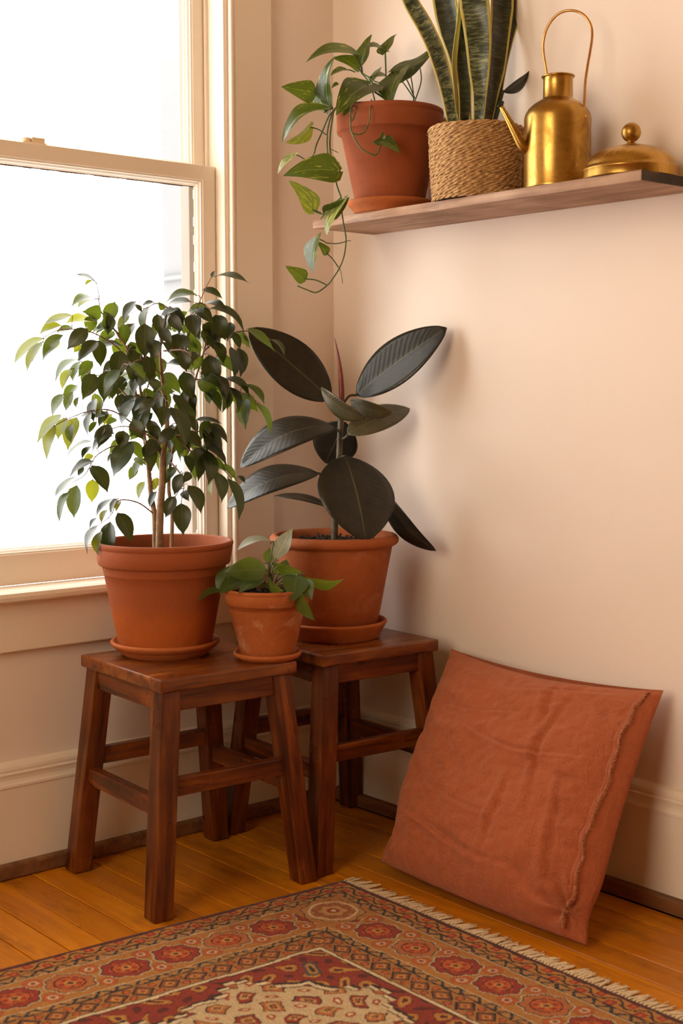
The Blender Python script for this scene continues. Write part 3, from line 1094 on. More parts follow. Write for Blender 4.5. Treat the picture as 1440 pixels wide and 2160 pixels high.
def fig_leaf(bx, by, tx, ty, w, tone):
    nd = fig_near(bx, by)
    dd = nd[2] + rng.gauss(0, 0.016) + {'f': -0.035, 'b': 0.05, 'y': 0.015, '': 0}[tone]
    dt = dd + rng.uniform(-0.022, 0.012)
    p0, p1 = fpt((bx, by, dd)), fpt((tx, ty, dt))
    ww = w * depth_of(p0) / FPX
    mt = FIGLIT if tone == 'y' else (FIGM if tone == 'b' or (rng.random() < 0.25 and tone != 'f') or bx < 170 else FIG)  # backlight by colour: tagged and leftmost leaves get the lighter copies
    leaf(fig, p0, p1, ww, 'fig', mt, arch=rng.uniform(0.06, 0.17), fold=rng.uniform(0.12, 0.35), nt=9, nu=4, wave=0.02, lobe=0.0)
    q = fpt(nd)
    mid = (p0 + q) / 2 + V((0, 0, 0.002 + 0.08 * (p0 - q).length))
    tb.tube([V(v) for v in smooth_path([tuple(q), tuple(mid), tuple(p0), tuple(p0 + (p1 - p0) * 0.05)], 4)], 0.00075, 5)


for sc_, ox, oy, txt in FL:
    for it in txt.replace('\n', ';').split(';'):
        q = it.split()
        tone = ''
        if q[4][-1] in 'yfb':
            tone = q[4][-1]; q[4] = q[4][:-1]
        a_, b_, c_, d_, e_ = (float(x) for x in q)
        fig_leaf(ox + a_ / sc_, oy + b_ / sc_, ox + c_ / sc_, oy + d_ / sc_, e_ / sc_, tone)
for k in range(185):     # leaves deeper in the crown
    nd = fig_arr[rng.randrange(len(fig_arr))]
    if nd[1] > 965 or ((nd[0] - 330) / 175) ** 2 + ((nd[1] - 800) / 185) ** 2 > 1: continue
    bx, by = nd[0] + rng.uniform(-26, 26), nd[1] + rng.uniform(-26, 14)
    a = math.radians(rng.gauss(90 + (bx - 330) * -0.22, 28))
    L = rng.uniform(38, 62)
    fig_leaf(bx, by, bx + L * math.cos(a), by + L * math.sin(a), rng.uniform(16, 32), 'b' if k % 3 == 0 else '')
tb.build('branches', TWIG, fig)

# ================================================================== RUBBER PLANT on stool B
RX, RY = 0.2702, -0.2285
RD = depth_of((RX, RY, 0.47))
o = lathe_obj('plant_saucer', saucer_profile(0.041, 0.1205, 0.100, 0.009, False), SAUCER, None, (RX, RY, ZS))
tag(o, 'deep terracotta saucer under the rubber plant pot on the corner stool', 'saucer')
RZ = ZS + 0.0088
rub = thing('potted_rubber_plant', (RX, RY, RZ), 'rubber plant with big dark glossy leaves in a rolled-rim terracotta pot in the corner', 'potted plant')
lathe_obj('pot', roll_profile(0.2275, 0.1473, 0.1320, 0.0960), TERRA_B, rub, (RX, RY, RZ))
soil_obj(rub, (RX, RY, RZ + 0.208), 0.124, 0.006, 5)


def rp(x, y, dd):
    """crop (440,640), scale 2.4"""
    return at(440 + x / 2.4, 640 + y / 2.4, RD + dd)


b = MB()
pp = smooth_path([(635, 1215, 0), (640, 1060, 0), (652, 900, 0), (660, 780, 0), (665, 660, 0), (670, 560, 0), (675, 505, 0)], 5)
b.tube([rp(*p) for p in pp], [.0082 - .0022 * i / (len(pp) - 1) for i in range(len(pp))], 12)
for x, y in ((640, 1080), (650, 930), (660, 800), (664, 690), (668, 590)):      # leaf scars
    b.tube([rp(x - 0.5, y + 4, 0), rp(x, y, 0), rp(x + 0.5, y - 4, 0)], [.0072, .0090, .0072], 12)
for pl in ([(668, 570, 0), (640, 530, 0.01), (615, 490, 0.01)], [(672, 540, 0), (705, 525, -.01), (738, 525, -.02)], [(664, 690, 0), (690, 680, -.01), (705, 662, -.02)],
           [(664, 650, 0), (650, 640, -.02), (632, 626, -.03)], [(652, 900, 0), (600, 875, -.01), (553, 860, -.03)], [(645, 1050, 0), (620, 1045, 0), (600, 1028, 0)],
           [(660, 800, 0), (670, 780, -.03), (692, 772, -.05)], [(655, 920, 0), (770, 930, .0), (885, 945, .0)], [(668, 570, 0), (672, 590, .02), (680, 610, .04)],
           [(673, 520, 0), (710, 470, .01), (747, 464, .02)]):
    b.tube([rp(*p) for p in smooth_path(pl, 5)], .0030, 8)
b.build('stem', RSTEM, rub)
b = MB()
pp = smooth_path([(673, 520, 0), (672, 440, 0), (666, 340, .004), (653, 250, .008), (636, 172, .012)], 5)
b.tube([rp(*p) for p in pp], [0.0055, .0058, .0060, .0062, .0064, .0065, .0064, .0062, .006, .0056, .0052, .0047, .0042, .0037, .0032, .0027, .0022, .0017, .0013, .0009, .0004][:len(pp)], 10)
b.build('sheath', SHEATH, rub)


def yd(x, y, yy):
    """depth offset that puts a pixel of the crop at a chosen distance from the right wall"""
    return depth_of(on(440 + x / 2.4, 640 + y / 2.4, 1, yy)) - RD


RUBL = [  # base, tip (x, y, depth offset), width, arch, fold, roll sign, material
    ((618, 487, .01), (200, 128, -.03), 240, 0.03, 0.10, None, RUB, 0.0),
    ((745, 465, .02), (1205, 124, yd(1205, 124, -.028)), 215, 0.03, 0.10, None, RUB, 0.0),
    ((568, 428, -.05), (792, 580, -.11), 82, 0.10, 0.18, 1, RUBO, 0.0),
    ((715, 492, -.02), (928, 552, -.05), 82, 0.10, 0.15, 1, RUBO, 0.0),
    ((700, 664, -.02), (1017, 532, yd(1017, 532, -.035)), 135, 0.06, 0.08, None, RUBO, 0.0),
    ((635, 624, -.03), (160, 832, -.10), 165, 0.15, 0.10, 1, RUB, 0.0),
    ((690, 600, .04), (590, 808, .14), 235, 0.02, 0.05, None, RUB, 0.0),
    ((556, 859, -.03), (94, 1036, -.09), 135, 0.12, 0.12, 1, RUB, 0.0),
    ((600, 1028, 0), (328, 976, .02), 36, 0.07, 0.1, 1, RUB, 0.0),
    ((690, 772, -.05), (795, 1204, -.14), 372, 0.05, 0.05, None, RUB, 0.0),
    ((880, 935, 0), (1150, 1252, yd(1150, 1252, -.06)), 95, 0.10, 0.15, 1, RUB, 0.0),
]
for p0, p1, w, ar, fo, sg, mt, cu in RUBL:
    q0, q1 = rp(*p0), rp(*p1)
    ratio = 0.86 if w == 372 else (0.75 if w == 235 else None)
    leaf(rub, q0, q1, w / 2.4 * depth_of((q0 + q1) / 2) / FPX, 'rubber', mt, ar, fo, nt=20, nu=10, wave=0.006, sgn=sg, solid=0.0012, ratio=ratio, curl=0.04)

# ================================================================== SMALL PLANT on stool A
CX, CY = 0.3790, -0.5045
CD = depth_of((CX, CY, 0.47))
o = lathe_obj('plant_saucer', saucer_profile(0.0165, 0.0715, 0.058, 0.006, False), SAUCER, None, (CX, CY, ZS))
tag(o, 'small shallow terracotta saucer under the smallest pot', 'saucer')
CZ = ZS + 0.0088
sm = thing('potted_seedling', (CX, CY, CZ), 'small leafy plant in the smallest terracotta pot, between the two large pots', 'potted plant')
lathe_obj('pot', pot_profile(0.1415, 0.0905, 0.0875, 0.0810, 0.0580, 0.034, wall=0.008), TERRA_C, sm, (CX, CY, CZ))
soil_obj(sm, (CX, CY, CZ + 0.128), 0.078, 0.004, 8)


def s5(x, y, dd): return at(160 + x / 1.8, 1080 + y / 1.8, CD + dd)


def s4(x, y, dd): return at(380 + x / 4.235, 1040 + y / 4.235, CD + dd)


SMALL = [  # fn, base, tip, width px, roll sign, arch, material
    (s4, (830, 440, .01), (495, 535, -.01), 16, 1, .18, PALE), (s4, (850, 602, 0), (1002, 318, .02), 36, None, .03, PALE),
    (s4, (780, 690, -.03), (380, 705, -.06), 52, 1, .13, SML), (s4, (785, 625, .02), (800, 490, .03), 25, None, .03, SML),
    (s5, (595, 205, -.01), (535, 312, -.03), 32, 1, .08, SML), (s4, (860, 665, -.01), (1085, 705, .0), 26, 1, .14, SML),
    (s5, (855, 235, -.02), (1022, 252, -.04), 22, 1, .16, SML), (s5, (838, 238, -.04), (822, 342, -.09), 56, None, .10, SML),
    (s5, (845, 300, -.07), (908, 412, -.09), 26, 1, .10, SML), (s5, (560, 298, -.03), (463, 338, -.05), 15, 1, .12, SML),
    (s5, (712, 262, -.05), (615, 312, -.09), 24, 1, .10, SML), (s5, (660, 258, -.02), (545, 312, -.06), 30, 1, .10, SML),
    (s5, (745, 195, .03), (852, 222, .05), 26, 1, .15, SML), (s5, (862, 255, -.05), (896, 335, -.08), 34, None, .10, SML),
    (s5, (780, 235, .02), (800, 180, .05), 24, None, .05, SML), (s5, (730, 255, -.06), (790, 300, -.10), 20, 1, .12, SML),
    (s5, (690, 250, .03), (600, 225, .05), 26, 1, .15, SML)]
b = MB()
root_p = [s5(740 + dx, 292, dz) for dx, dz in ((-12, 0), (0, -.01), (10, .01), (-4, .015))]
for i, (fn, p0, p1, w, sg, ar, mt) in enumerate(SMALL):
    q0, q1 = fn(*p0), fn(*p1)
    leaf(sm, q0, q1, w * CD / FPX, 'lance', mt, ar, 0.22, nt=12, nu=6, wave=0.025, sgn=sg, ratio=0.55)
    r = root_p[i % 4]
    mid = (r + q0) / 2 + V((0, 0, 0.012))
    b.tube([V(v) for v in smooth_path([tuple(r), tuple(mid), tuple(q0), tuple(q0 + (q1 - q0) * .08)], 5)], [.0016] * 16, 6)
b.build('stalks', STEM, sm)

# ================================================================== SHELF
SZ0, SZ1 = 1.405, 1.4245
SY = -0.190
shelf = thing('wall_shelf', (0.6, 0, SZ0), 'narrow brown wooden plank shelf fixed to the right wall', 'shelf')
b = MB(); b.box((-0.467, SY / 2, -0.00975), (0.467, -SY / 2, 0.00975))
o = b.build('board', SHELF, shelf, smooth=False, bevel=0.0015)
o.location = (0.0165, SY / 2, 0.00975)
b = MB(); b.box((0, SY + 0.001, 0.0006), (0.0012, -0.001, 0.0189))
o = b.build('end_grain', SHELFEND, shelf, smooth=False)
o.location = (0.4832, 0, 0)
tag(o, 'dark right end of the plank')
ZT = SZ1 + 0.0002


def shelf_axis(px, yy):
    p = on(px, 400, 1, yy)
    return p.x, yy


# ---- pothos pot
PX, PY = shelf_axis(822, -0.1255)
PD = depth_of((PX, PY, 1.43)); PS = PD / FPX
o = lathe_obj('plant_saucer', [(0, 0), (.078, 0), (.0795, .002), (.087, .012), (.0895, .0135), (.0905, .015), (.0925, .0165), (.0955, .022), (.0955, .025), (.0935, .027), (.087, .026), (.080, .010), (0, .009)],
              SAUCER, None, (PX, PY, ZT))
tag(o, 'terracotta saucer on the shelf under the pothos pot', 'saucer')
PZ = ZT + 0.0095
pot = thing('potted_pothos', (PX, PY, PZ), 'trailing pothos with yellow-flecked leaves in a terracotta pot on the shelf', 'potted plant')
lathe_obj('pot', pot_profile(0.2165, 0.1195, 0.1185, 0.1090, 0.0760, 0.052), TERRA_D, pot, (PX, PY, PZ))
soil_obj(pot, (PX, PY, PZ + 0.196), 0.104, 0.004, 11)


def p5(x, y, dd): return at(580 + x / 3.789, 60 + y / 3.789, PD + dd)


def p6(x, y, dd): return at(580 + x / 6.354, 300 + y / 6.354, PD + dd)


PO = [  # fn, base, tip, width px (full), roll sign, arch, fold, material, petiole start (fn coords) or None
    (p5, (655, 228, .02), (245, 270, -.02), 28, 1, .16, .2, POTHOS, (700, 360, .02)),
    (p5, (690, 292, .03), (772, 48, .05), 33, None, .05, .3, POTHOS, (700, 370, .03)),
    (p5, (880, 198, 0), (972, 45, .03), 22, None, .06, .3, POTHOS, (890, 560, 0)),
    (p5, (872, 185, 0), (705, 155, -.04), 11, 1, .10, .3, POTHOS, None),
    (p5, (930, 345, .02), (1252, 148, .04), 36, 1, .10, .2, POTHOS, (1110, 560, .04)),
    (p5, (1012, 345, -.01), (1252, 195, .01), 24, 1, .06, .2, POTHOS, (1115, 560, .02)),
    (p5, (655, 315, 0), (455, 240, -.03), 28, 1, .12, .2, POTHOS, (700, 370, 0)),
    (p5, (440, 640, -.05), (480, 220, -.07), 38, -1, .14, .3, POTHOS, (465, 640, -.05)),
    (p5, (300, 520, -.04), (50, 465, -.06), 46, None, .05, .2, POTHOS, (460, 630, -.05)),
    (p5, (748, 455, -.06), (488, 692, -.13), 66, None, .10, .15, POTHOS, (890, 560, -.02)),
    (p5, (600, 612, -.09), (545, 702, -.11), 24, None, .06, .2, POTHOS, (640, 580, -.06)),
    (p5, (985, 368, -.05), (925, 632, -.12), 55, None, .08, .2, POTHOS, (890, 450, -.03)),
    (p5, (412, 658, -.06), (58, 908, -.09), 34, 1, .20, .25, POTHOS, (465, 640, -.05)),
    (p5, (282, 790, -.05), (82, 912, -.08), 30, -1, .10, .2, POTHOSP, (410, 850, -.06)),
    (p5, (760, 388, .0), (852, 300, .03), 14, 1, .05, .2, POTHOS, (780, 420, 0)),
    (p5, (888, 378, .0), (785, 390, -.03), 13, 1, .05, .2, POTHOS, None),
    (p5, (562, 330, .02), (440, 382, .0), 14, 1, .10, .2, POTHOS, (640, 350, .02)),
    (p5, (500, 440, .02), (450, 480, .02), 9, 1, .10, .2, POTHOS, None),
    (p5, (492, 1140, -.08), (62, 1178, -.10), 62, None, .10, .15, POTHOS, (500, 1165, -.06)),
    (p5, (155, 1010, -.05), (20, 1160, -.07), 17, 1, .05, .2, POTHOSP, (225, 1040, -.05)),
    (p5, (300, 1452, -.06), (110, 1215, -.08), 42, None, .08, .25, POTHOSP, (385, 1490, -.06)),
    (p6, (690, 945, -.07), (995, 735, -.09), 38, 1, .14, .2, POTHOS, (640, 970, -.06)),
    (p6, (900, 790, -.08), (690, 1245, -.12), 32, None, .05, .25, POTHOSP, (885, 750, -.07)),
    (p6, (555, 1300, -.06), (518, 1752, -.10), 34, None, .05, .25, POTHOS, (690, 1350, -.05)),
    (p6, (690, 1490, -.05), (560, 1330, -.06), 20, 1, .10, .25, POTHOS, (850, 1680, -.05)),
    (p6, (392, 1832, -.05), (138, 1660, -.06), 32, None, .05, .2, POTHOS, (690, 1912, -.05)),
    (p5, (860, 890, -.15), (1000, 998, -.16), 26, None, .06, .2, POTHOS, (845, 920, -.15)),
    (p5, (850, 905, -.15), (772, 912, -.15), 16, None, .10, .2, POTHOS, None),
    (p5, (860, 880, -.15), (865, 825, -.15), 11, None, .05, .2, POTHOS, None)]
vb = MB()
for fn, p0, p1, w, sg, ar, fo, mt, st in PO:
    q0, q1 = fn(*p0), fn(*p1)
    leaf(pot, q0, q1, w * PD / FPX, 'heart', mt, ar, fo, nt=14, nu=8, wave=0.012, sgn=sg, lobe=0.16)
    if st:
        r = fn(*st)
        mid = (r + q0) / 2 + V((0, 0, 0.08 * (r - q0).length))
        vb.tube([V(v) for v in smooth_path([tuple(r), tuple(mid), tuple(q0), tuple(q0 + (q1 - q0) * .06)], 6)], .0014, 6)
VINES = [
    (p5, [(800, 590, .0), (700, 590, -.04), (560, 600, -.08), (480, 640, -.08), (455, 740, -.07), (440, 860, -.06), (440, 980, -.06), (462, 1080, -.06), (490, 1160, -.07), (518, 1130, -.06), (500, 1070, -.055), (480, 1120, -.05), (490, 1240, -.05), (525, 1345, -.06)], .0019),
    (p6, [(880, 735, -.06), (890, 900, -.07), (920, 1120, -.07), (950, 1300, -.07), (925, 1520, -.06), (860, 1690, -.06), (770, 1830, -.06), (700, 1915, -.06), (555, 2012, -.06), (420, 1975, -.06), (300, 1925, -.06)], .0016),
    (p6, [(950, 1330, -.07), (830, 1358, -.06), (690, 1352, -.05)], .0013),
    (p6, [(950, 1320, -.07), (985, 1322, -.07), (1015, 1316, -.07)], .0008),
    (p6, [(865, 1690, -.06), (885, 1760, -.06), (905, 1890, -.06)], .0008),
    (p6, [(745, 95, -.06), (800, 118, -.06), (845, 140, -.06)], .0008),
    (p5, [(660, 590, -.06), (605, 640, -.13), (603, 740, -.145), (610, 825, -.145), (680, 950, -.15), (760, 1000, -.15), (800, 1012, -.15), (830, 970, -.15), (848, 905, -.15)], .0017),
    (p5, [(770, 570, -.09), (762, 640, -.14), (752, 740, -.14), (715, 825, -.145), (660, 848, -.145), (612, 832, -.145)], .0015),
    (p5, [(650, 590, -.08), (640, 680, -.14), (615, 740, -.145)], .0015),
    (p5, [(480, 650, -.07), (430, 700, -.06), (370, 840, -.05), (330, 930, -.05), (312, 1000, -.05)], .0017),
    (p5, [(312, 1000, -.05), (270, 1060, -.05), (225, 1040, -.05)], .0010),
    (p5, [(465, 650, -.07), (425, 780, -.07), (415, 900, -.07), (420, 1000, -.07), (440, 1050, -.065)], .0016),
    (p5, [(1110, 600, .03), (1165, 430, .04), (1160, 320, .03)], .0014), (p5, [(1108, 600, .02), (1100, 480, .02), (1078, 345, .02)], .0014),
    (p5, [(890, 600, -.02), (886, 400, -.02), (880, 200, 0)], .0018),
    (p5, [(900, 580, -.03), (800, 510, -.06), (740, 480, -.07)], .0019), (p5, [(905, 570, -.02), (820, 500, -.01), (745, 385, .01)], .0019),
    (p5, [(885, 450, -.02), (800, 425, -.01), (755, 395, 0), (700, 360, .01)], .0016), (p5, [(740, 520, -.06), (880, 455, -.04), (960, 400, -.05)], .0018),
    (p5, [(700, 370, .02), (660, 290, .02), (650, 240, .02)], .0014), (p5, [(800, 590, 0), (760, 450, .02), (700, 365, .02)], .0016),
    (p6, [(640, 965, -.06), (560, 945, -.06), (500, 905, -.06)], .0012), (p6, [(885, 735, -.07), (760, 860, -.07), (660, 970, -.06), (610, 1030, -.06)], .0011)]
for fn, pts, r in VINES:
    vb.tube([fn(*p) for p in smooth_path(pts, 7)], r, 7)
vb.build('vines', VINE, pot)

# ---- snake plant in woven basket
BX, BY = shelf_axis(1003, -0.1125)
BD = depth_of((BX, BY, 1.43))
snk = thing('potted_snake_plant', (BX, BY, ZT), 'snake plant with banded yellow-edged sword leaves in a woven seagrass basket', 'potted plant')
BH, ROWS = 0.152, 19
rowm = []
for vnt in range(3):
    g = random.Random(vnt)
    b = MB()
    SEG, tw = 300, 11 + vnt
    for strand in range(3):
        pts = []
        ph = strand * 2 * math.pi / 3
        jit = [g.uniform(-.0006, .0006) for _ in range(40)]
        for k in range(SEG):
            a = 2 * math.pi * k / SEG
            q = tw * a + ph
            j = jit[int(k / SEG * 40)]
            rr = 0.1 + 0.0023 * math.cos(q) + j
            z = 0.0027 * math.sin(q) + 0.0006 * math.sin(a * 5 + vnt)
            pts.append((rr * math.cos(a), rr * math.sin(a), z))
        n0 = len(b.v)
        vs, fs = [], []
        sides = 6
        for k, p in enumerate(pts):
            a = 2 * math.pi * k / SEG
            er = V((math.cos(a), math.sin(a), 0)); ez = V((0, 0, 1))
            rad = 0.0026 + 0.0004 * math.sin(a * 23 + strand)
            for s_ in range(sides):
                an = 2 * math.pi * s_ / sides
                vs.append(V(p) + (er * math.cos(an) + ez * math.sin(an)) * rad)
        for k in range(SEG):
            k2 = (k + 1) % SEG
            for s_ in range(sides):
                s2 = (s_ + 1) % sides
                fs.append((k * sides + s_, k2 * sides + s_, k2 * sides + s2, k * sides + s2))
        b.add(vs, fs)
    rowm.append(b.mesh('woven_row', STRAW))
for i in range(ROWS):
    z = 0.0052 + (BH - 0.0104) * i / (ROWS - 1)
    t = z / BH
    rr = 0.0885 + 0.0075 * t + 0.0012 * math.sin(t * 3.1)
    if i == ROWS - 1: rr += 0.0012
    o = bpy.data.objects.new('woven_row', rowm[i % 3])
    COL.objects.link(o); o.parent = snk
    o.location = (rng.uniform(-.0006, .0006), rng.uniform(-.0006, .0006), z)
    o.rotation_euler = (rng.uniform(-.006, .006), rng.uniform(-.006, .006), rng.uniform(0, 6.28))
    o.scale = (rr / 0.1, rr / 0.1, 1.05)
lathe_obj('liner', [(0, .002), (.083, .002), (.0905, .140), (.0895, .142), (.080, .125), (0, .125)], LINER, snk, (BX, BY, ZT))
# loose straw ends
b = MB()
for k in range(26):
    a = rng.uniform(0, 6.28); z = rng.uniform(0.02, BH)
    rr = 0.0935 + 0.006 * z / BH
    p = V((BX + rr * math.cos(a), BY + rr * math.sin(a), ZT + z))
    d = V((math.cos(a + rng.uniform(-1, 1)), math.sin(a + rng.uniform(-1, 1)), rng.uniform(-.4, .9))).normalized() * rng.uniform(.006, .013)
    b.tube([p, p + d * .5, p + d], [.0006, .0005, .0002], 4)
b.build('loose_straws', STRAW, snk)
tip_ = [(615, 1165, -.08), (640, 1130, -.085), (650, 1108, -.085)]


def k7(x, y, dd): return at(840 + x / 4.8, y / 4.8, BD + dd)


def blade(pts, mat, cup=0.22, turn=0.0, solid=0.0022):
    """pts: (x, y, depth, width) in crop pixels; a sword leaf swept along them; turn rotates it about its length"""
    pp = smooth_path(pts, 8)
    P = [k7(p[0], p[1], p[2]) for p in pp]
    b = MB(); vs, fs, uv = [], [], []
    nu = 8
    for i, p in enumerate(pp):
        ax = (P[min(i + 1, len(P) - 1)] - P[max(i - 1, 0)]).normalized()
        view = (CAM - P[i]).normalized()
        n = (view - ax * view.dot(ax)).normalized()
        n = Matrix.Rotation(turn, 3, ax) @ n
        s = ax.cross(n)
        hw = p[3] / 4.8 * BD / FPX / 2 / max(0.3, math.cos(turn))
        for j in range(nu + 1):
            u = -1 + 2 * j / nu
            vs.append(P[i] + s * (u * hw) - n * (cup * hw * (1 - u * u)) + n * (0.05 * hw * math.sin(i * 0.35 + u * 2)))
            uv.append(((u + 1) / 2, i / (len(pp) - 1)))
    for i in range(len(pp) - 1):
        for j in range(nu):
            q = i * (nu + 1) + j
            fs.append((q, q + 1, q + nu + 2, q + nu + 1))
    b.add(vs, fs, uv)
    return b.build('leaf', mat, snk, origin=tuple(P[0]), solid=solid)


blade([(548, 1230, -.045, 105), (500, 950, -.05, 130), (440, 700, -.06, 150), (370, 480, -.07, 160), (255, 240, -.075, 158), (120, 0, -.08, 150), (20, -300, -.08, 140), (-40, -650, -.08, 110), (-60, -950, -.08, 10)], SNAKE, 0.25, 0.25)
blade([(660, 1230, .0, 130), (645, 900, .005, 165), (600, 600, .01, 180), (520, 300, .02, 225), (465, 0, .02, 240), (420, -400, .02, 220), (400, -900, .02, 120), (400, -1200, .02, 8)], SNAKED, 0.25, -0.3)
blade([(680, 1230, -.005, 120), (672, 900, -.01, 130), (650, 600, -.01, 150), (640, 250, -.01, 110), (650, 0, -.01, 90), (650, -400, -.01, 60), (650, -700, -.01, 6)], SNAKED, 0.2, 0.2)
blade([(812, 1230, -.03, 105), (822, 950, -.035, 145), (818, 700, -.04, 210), (808, 400, -.045, 262), (785, 150, -.05, 285), (765, 0, -.05, 290), (740, -400, -.05, 260), (730, -900, -.05, 140), (730, -1200, -.05, 8)], SNAKE, 0.22, 0.0)
blade([(905, 1230, .0, 90), (945, 950, .0, 140), (985, 700, .0, 185), (1020, 400, .005, 210), (1045, 150, .01, 220), (1055, 0, .01, 225), (1070, -500, .01, 190), (1090, -1000, .01, 60), (1095, -1150, .01, 6)], SNAKED, 0.25, 0.35)
blade([(965, 1230, .02, 60), (1010, 950, .02, 80), (1055, 650, .02, 95), (1120, 350, .025, 120), (1185, 120, .03, 140), (1215, 0, .03, 140), (1280, -400, .03, 120), (1330, -800, .03, 8)], SNAKED, 0.3, 0.4)
b_ = blade([(592, 1150, -.03, 26), (585, 950, -.03, 34), (572, 750, -.03, 48), (570, 600, -.03, 52), (590, 400, -.03, 46), (612, 220, -.03, 40), (632, 0, -.03, 44), (650, -300, -.03, 40), (660, -600, -.03, 6)], SNAKEY, 0.3, 0.3)
tag(b_, 'narrow yellow leaf edge turned to the room')
b = MB()
b.tube([k7(*p) for p in smooth_path([(985, 1220, .0), (1020, 1100, -.0), (1040, 1000, .0), (1060, 920, .01)], 5)], .003, 8)
b.tube([k7(1000, 1090, 0), k7(1030, 1050, 0), k7(1066, 1030, 0)], [.004, .0085, .002], 10)
b.build('dark_stalk', DARKLEAF, snk)
q0, q1 = k7(1055, 930, .01), k7(1330, 706, .02)
o = leaf(snk, q0, q1, 105 / 4.8 * BD / FPX, 'lance', DARKLEAF, 0.14, 0.15, nt=14, nu=8, sgn=1, solid=0.001)
tag(o, 'small dark pointed leaf behind the spout')

# ---- brass watering can
KX, KY = shelf_axis(1174, -0.112)
KD = depth_of((KX, KY, 1.43)); KS = KD / FPX
can = thing('watering_can', (KX, KY, ZT), 'tall brass watering can with a thin looped handle and straight spout', 'watering can')
kp = lambda px, py, dd: at(1030 + px / 3.512, py / 3.512, KD + dd)
prof = [(0, 0), (.0640, 0), (.0662, .002), (.0662, .006), (.0655, .008), (.0657, .060), (.0655, .120), (.0660, .138), (.0640, .147), (.0580, .157), (.0470, .167), (.0360, .1735), (.0305, .1765),
        (.0292, .179), (.0290, .200), (.0288, .2165), (.0300, .2180), (.0320, .2185), (.0330, .2200), (.0320, .2215), (.0295, .2215), (.0270, .2190), (.0270, .18), (.05, .15), (.06, .02), (0, .012)]
lathe_obj('body', prof, BRASS, can, (KX, KY, ZT))
b = MB()
pp = smooth_path([(330, 1110, -.012), (258, 1085, -.02), (200, 985, -.025), (150, 890, -.028), (95, 790, -.03)], 6)
n = len(pp)
b.tube([kp(*p) for p in pp], [.0130 - .0085 * (i / (n - 1)) ** 0.75 for i in range(n)], 16, caps=False)
b.build('spout', BRASS, can, solid=0.0009)
b = MB()
hp = smooth_path([(440, 720, .048), (434, 620, .042), (430, 540, .036), (408, 400, .028), (408, 300, .02), (440, 195, .012), (510, 108, .002), (600, 77, -.008), (690, 100, -.020), (748, 165, -.028), (768, 250, -.032), (756, 360, -.036),
                  (735, 480, -.040), (718, 600, -.044), (712, 720, -.048), (706, 810, -.052)], 6)
b.tube([kp(*p) for p in hp], .0026, 10)
b.build('handle', COPPER, can)
b = MB()
ring = [(706, 812), (680, 830), (672, 858), (684, 886), (708, 893), (724, 872), (715, 845), (700, 845)]
b.tube([kp(x, y, -.0555) for x, y in smooth_path(ring, 4)], .0021, 8)
b.build('handle_loop', COPPER, can)
b = MB()
b.tube([kp(702, 858, -.058), kp(702, 858, -.052), kp(700, 858, -.045)], [.003, .0042, .0055], 12)
b.build('rivet', BRASS, can)

# ---- brass dome lid
LX, LY = shelf_axis(1329, -0.107)
LD = depth_of((LX, LY, 1.43))
lid = thing('dome_lid', (LX, LY, ZT), 'low domed brass cover with a ball knob at the right end of the shelf', 'lid')
prof = [(.080, 0), (.0885, 0), (.0890, .002), (.0885, .014), (.0900, .0155), (.0905, .0175), (.0895, .0195), (.0870, .0205)]
for k in range(1, 12):
    a = math.pi / 2 * k / 12
    prof.append((.0860 * math.cos(a) ** 0.92, .0205 + .0435 * math.sin(a) ** 1.05))
prof += [(.0110, .0645), (.0095, .0655), (.0090, .0660), (0, .0660)]
lathe_obj('dome', prof, BRASS, lid, (LX, LY, ZT))
b = MB()
kr = .0183
pr = [(.0100, .0650), (.0100, .0665), (.0075, .068), (.0072, .0695)]
for k in range(17):
    a = -math.pi / 2 + 0.35 + (math.pi - 0.35) * k / 16
    pr.append((max(0, kr * math.cos(a)), .0875 + kr * math.sin(a)))
lathe_obj('knob', pr, BRASS, lid, (LX, LY, ZT), seg=40)

# ================================================================== CUSHION
BL, BR = V((0.512, -0.300, 0.018)), V((1.078, -0.303, 0.010))
TL, TR = V((0.468, -0.048, 0.447)), V((1.047, -0.046, 0.4465))
gN = random.Random(21)


def vnoise(x, y, seed):
    def h(i, j):
        v = math.sin(i * 127.1 + j * 311.7 + seed * 74.7) * 43758.5453
        return v - math.floor(v)
    i, j = math.floor(x), math.floor(y)
    fx, fy = x - i, y - j
    fx, fy = fx * fx * (3 - 2 * fx), fy * fy * (3 - 2 * fy)
    return (h(i, j) * (1 - fx) + h(i + 1, j) * fx) * (1 - fy) + (h(i, j + 1) * (1 - fx) + h(i + 1, j + 1) * fx) * fy * 1.0


NF = ((BR - BL).normalized().cross((TL - BL).normalized())).normalized()      # towards the room
if NF.y > 0: NF = -NF


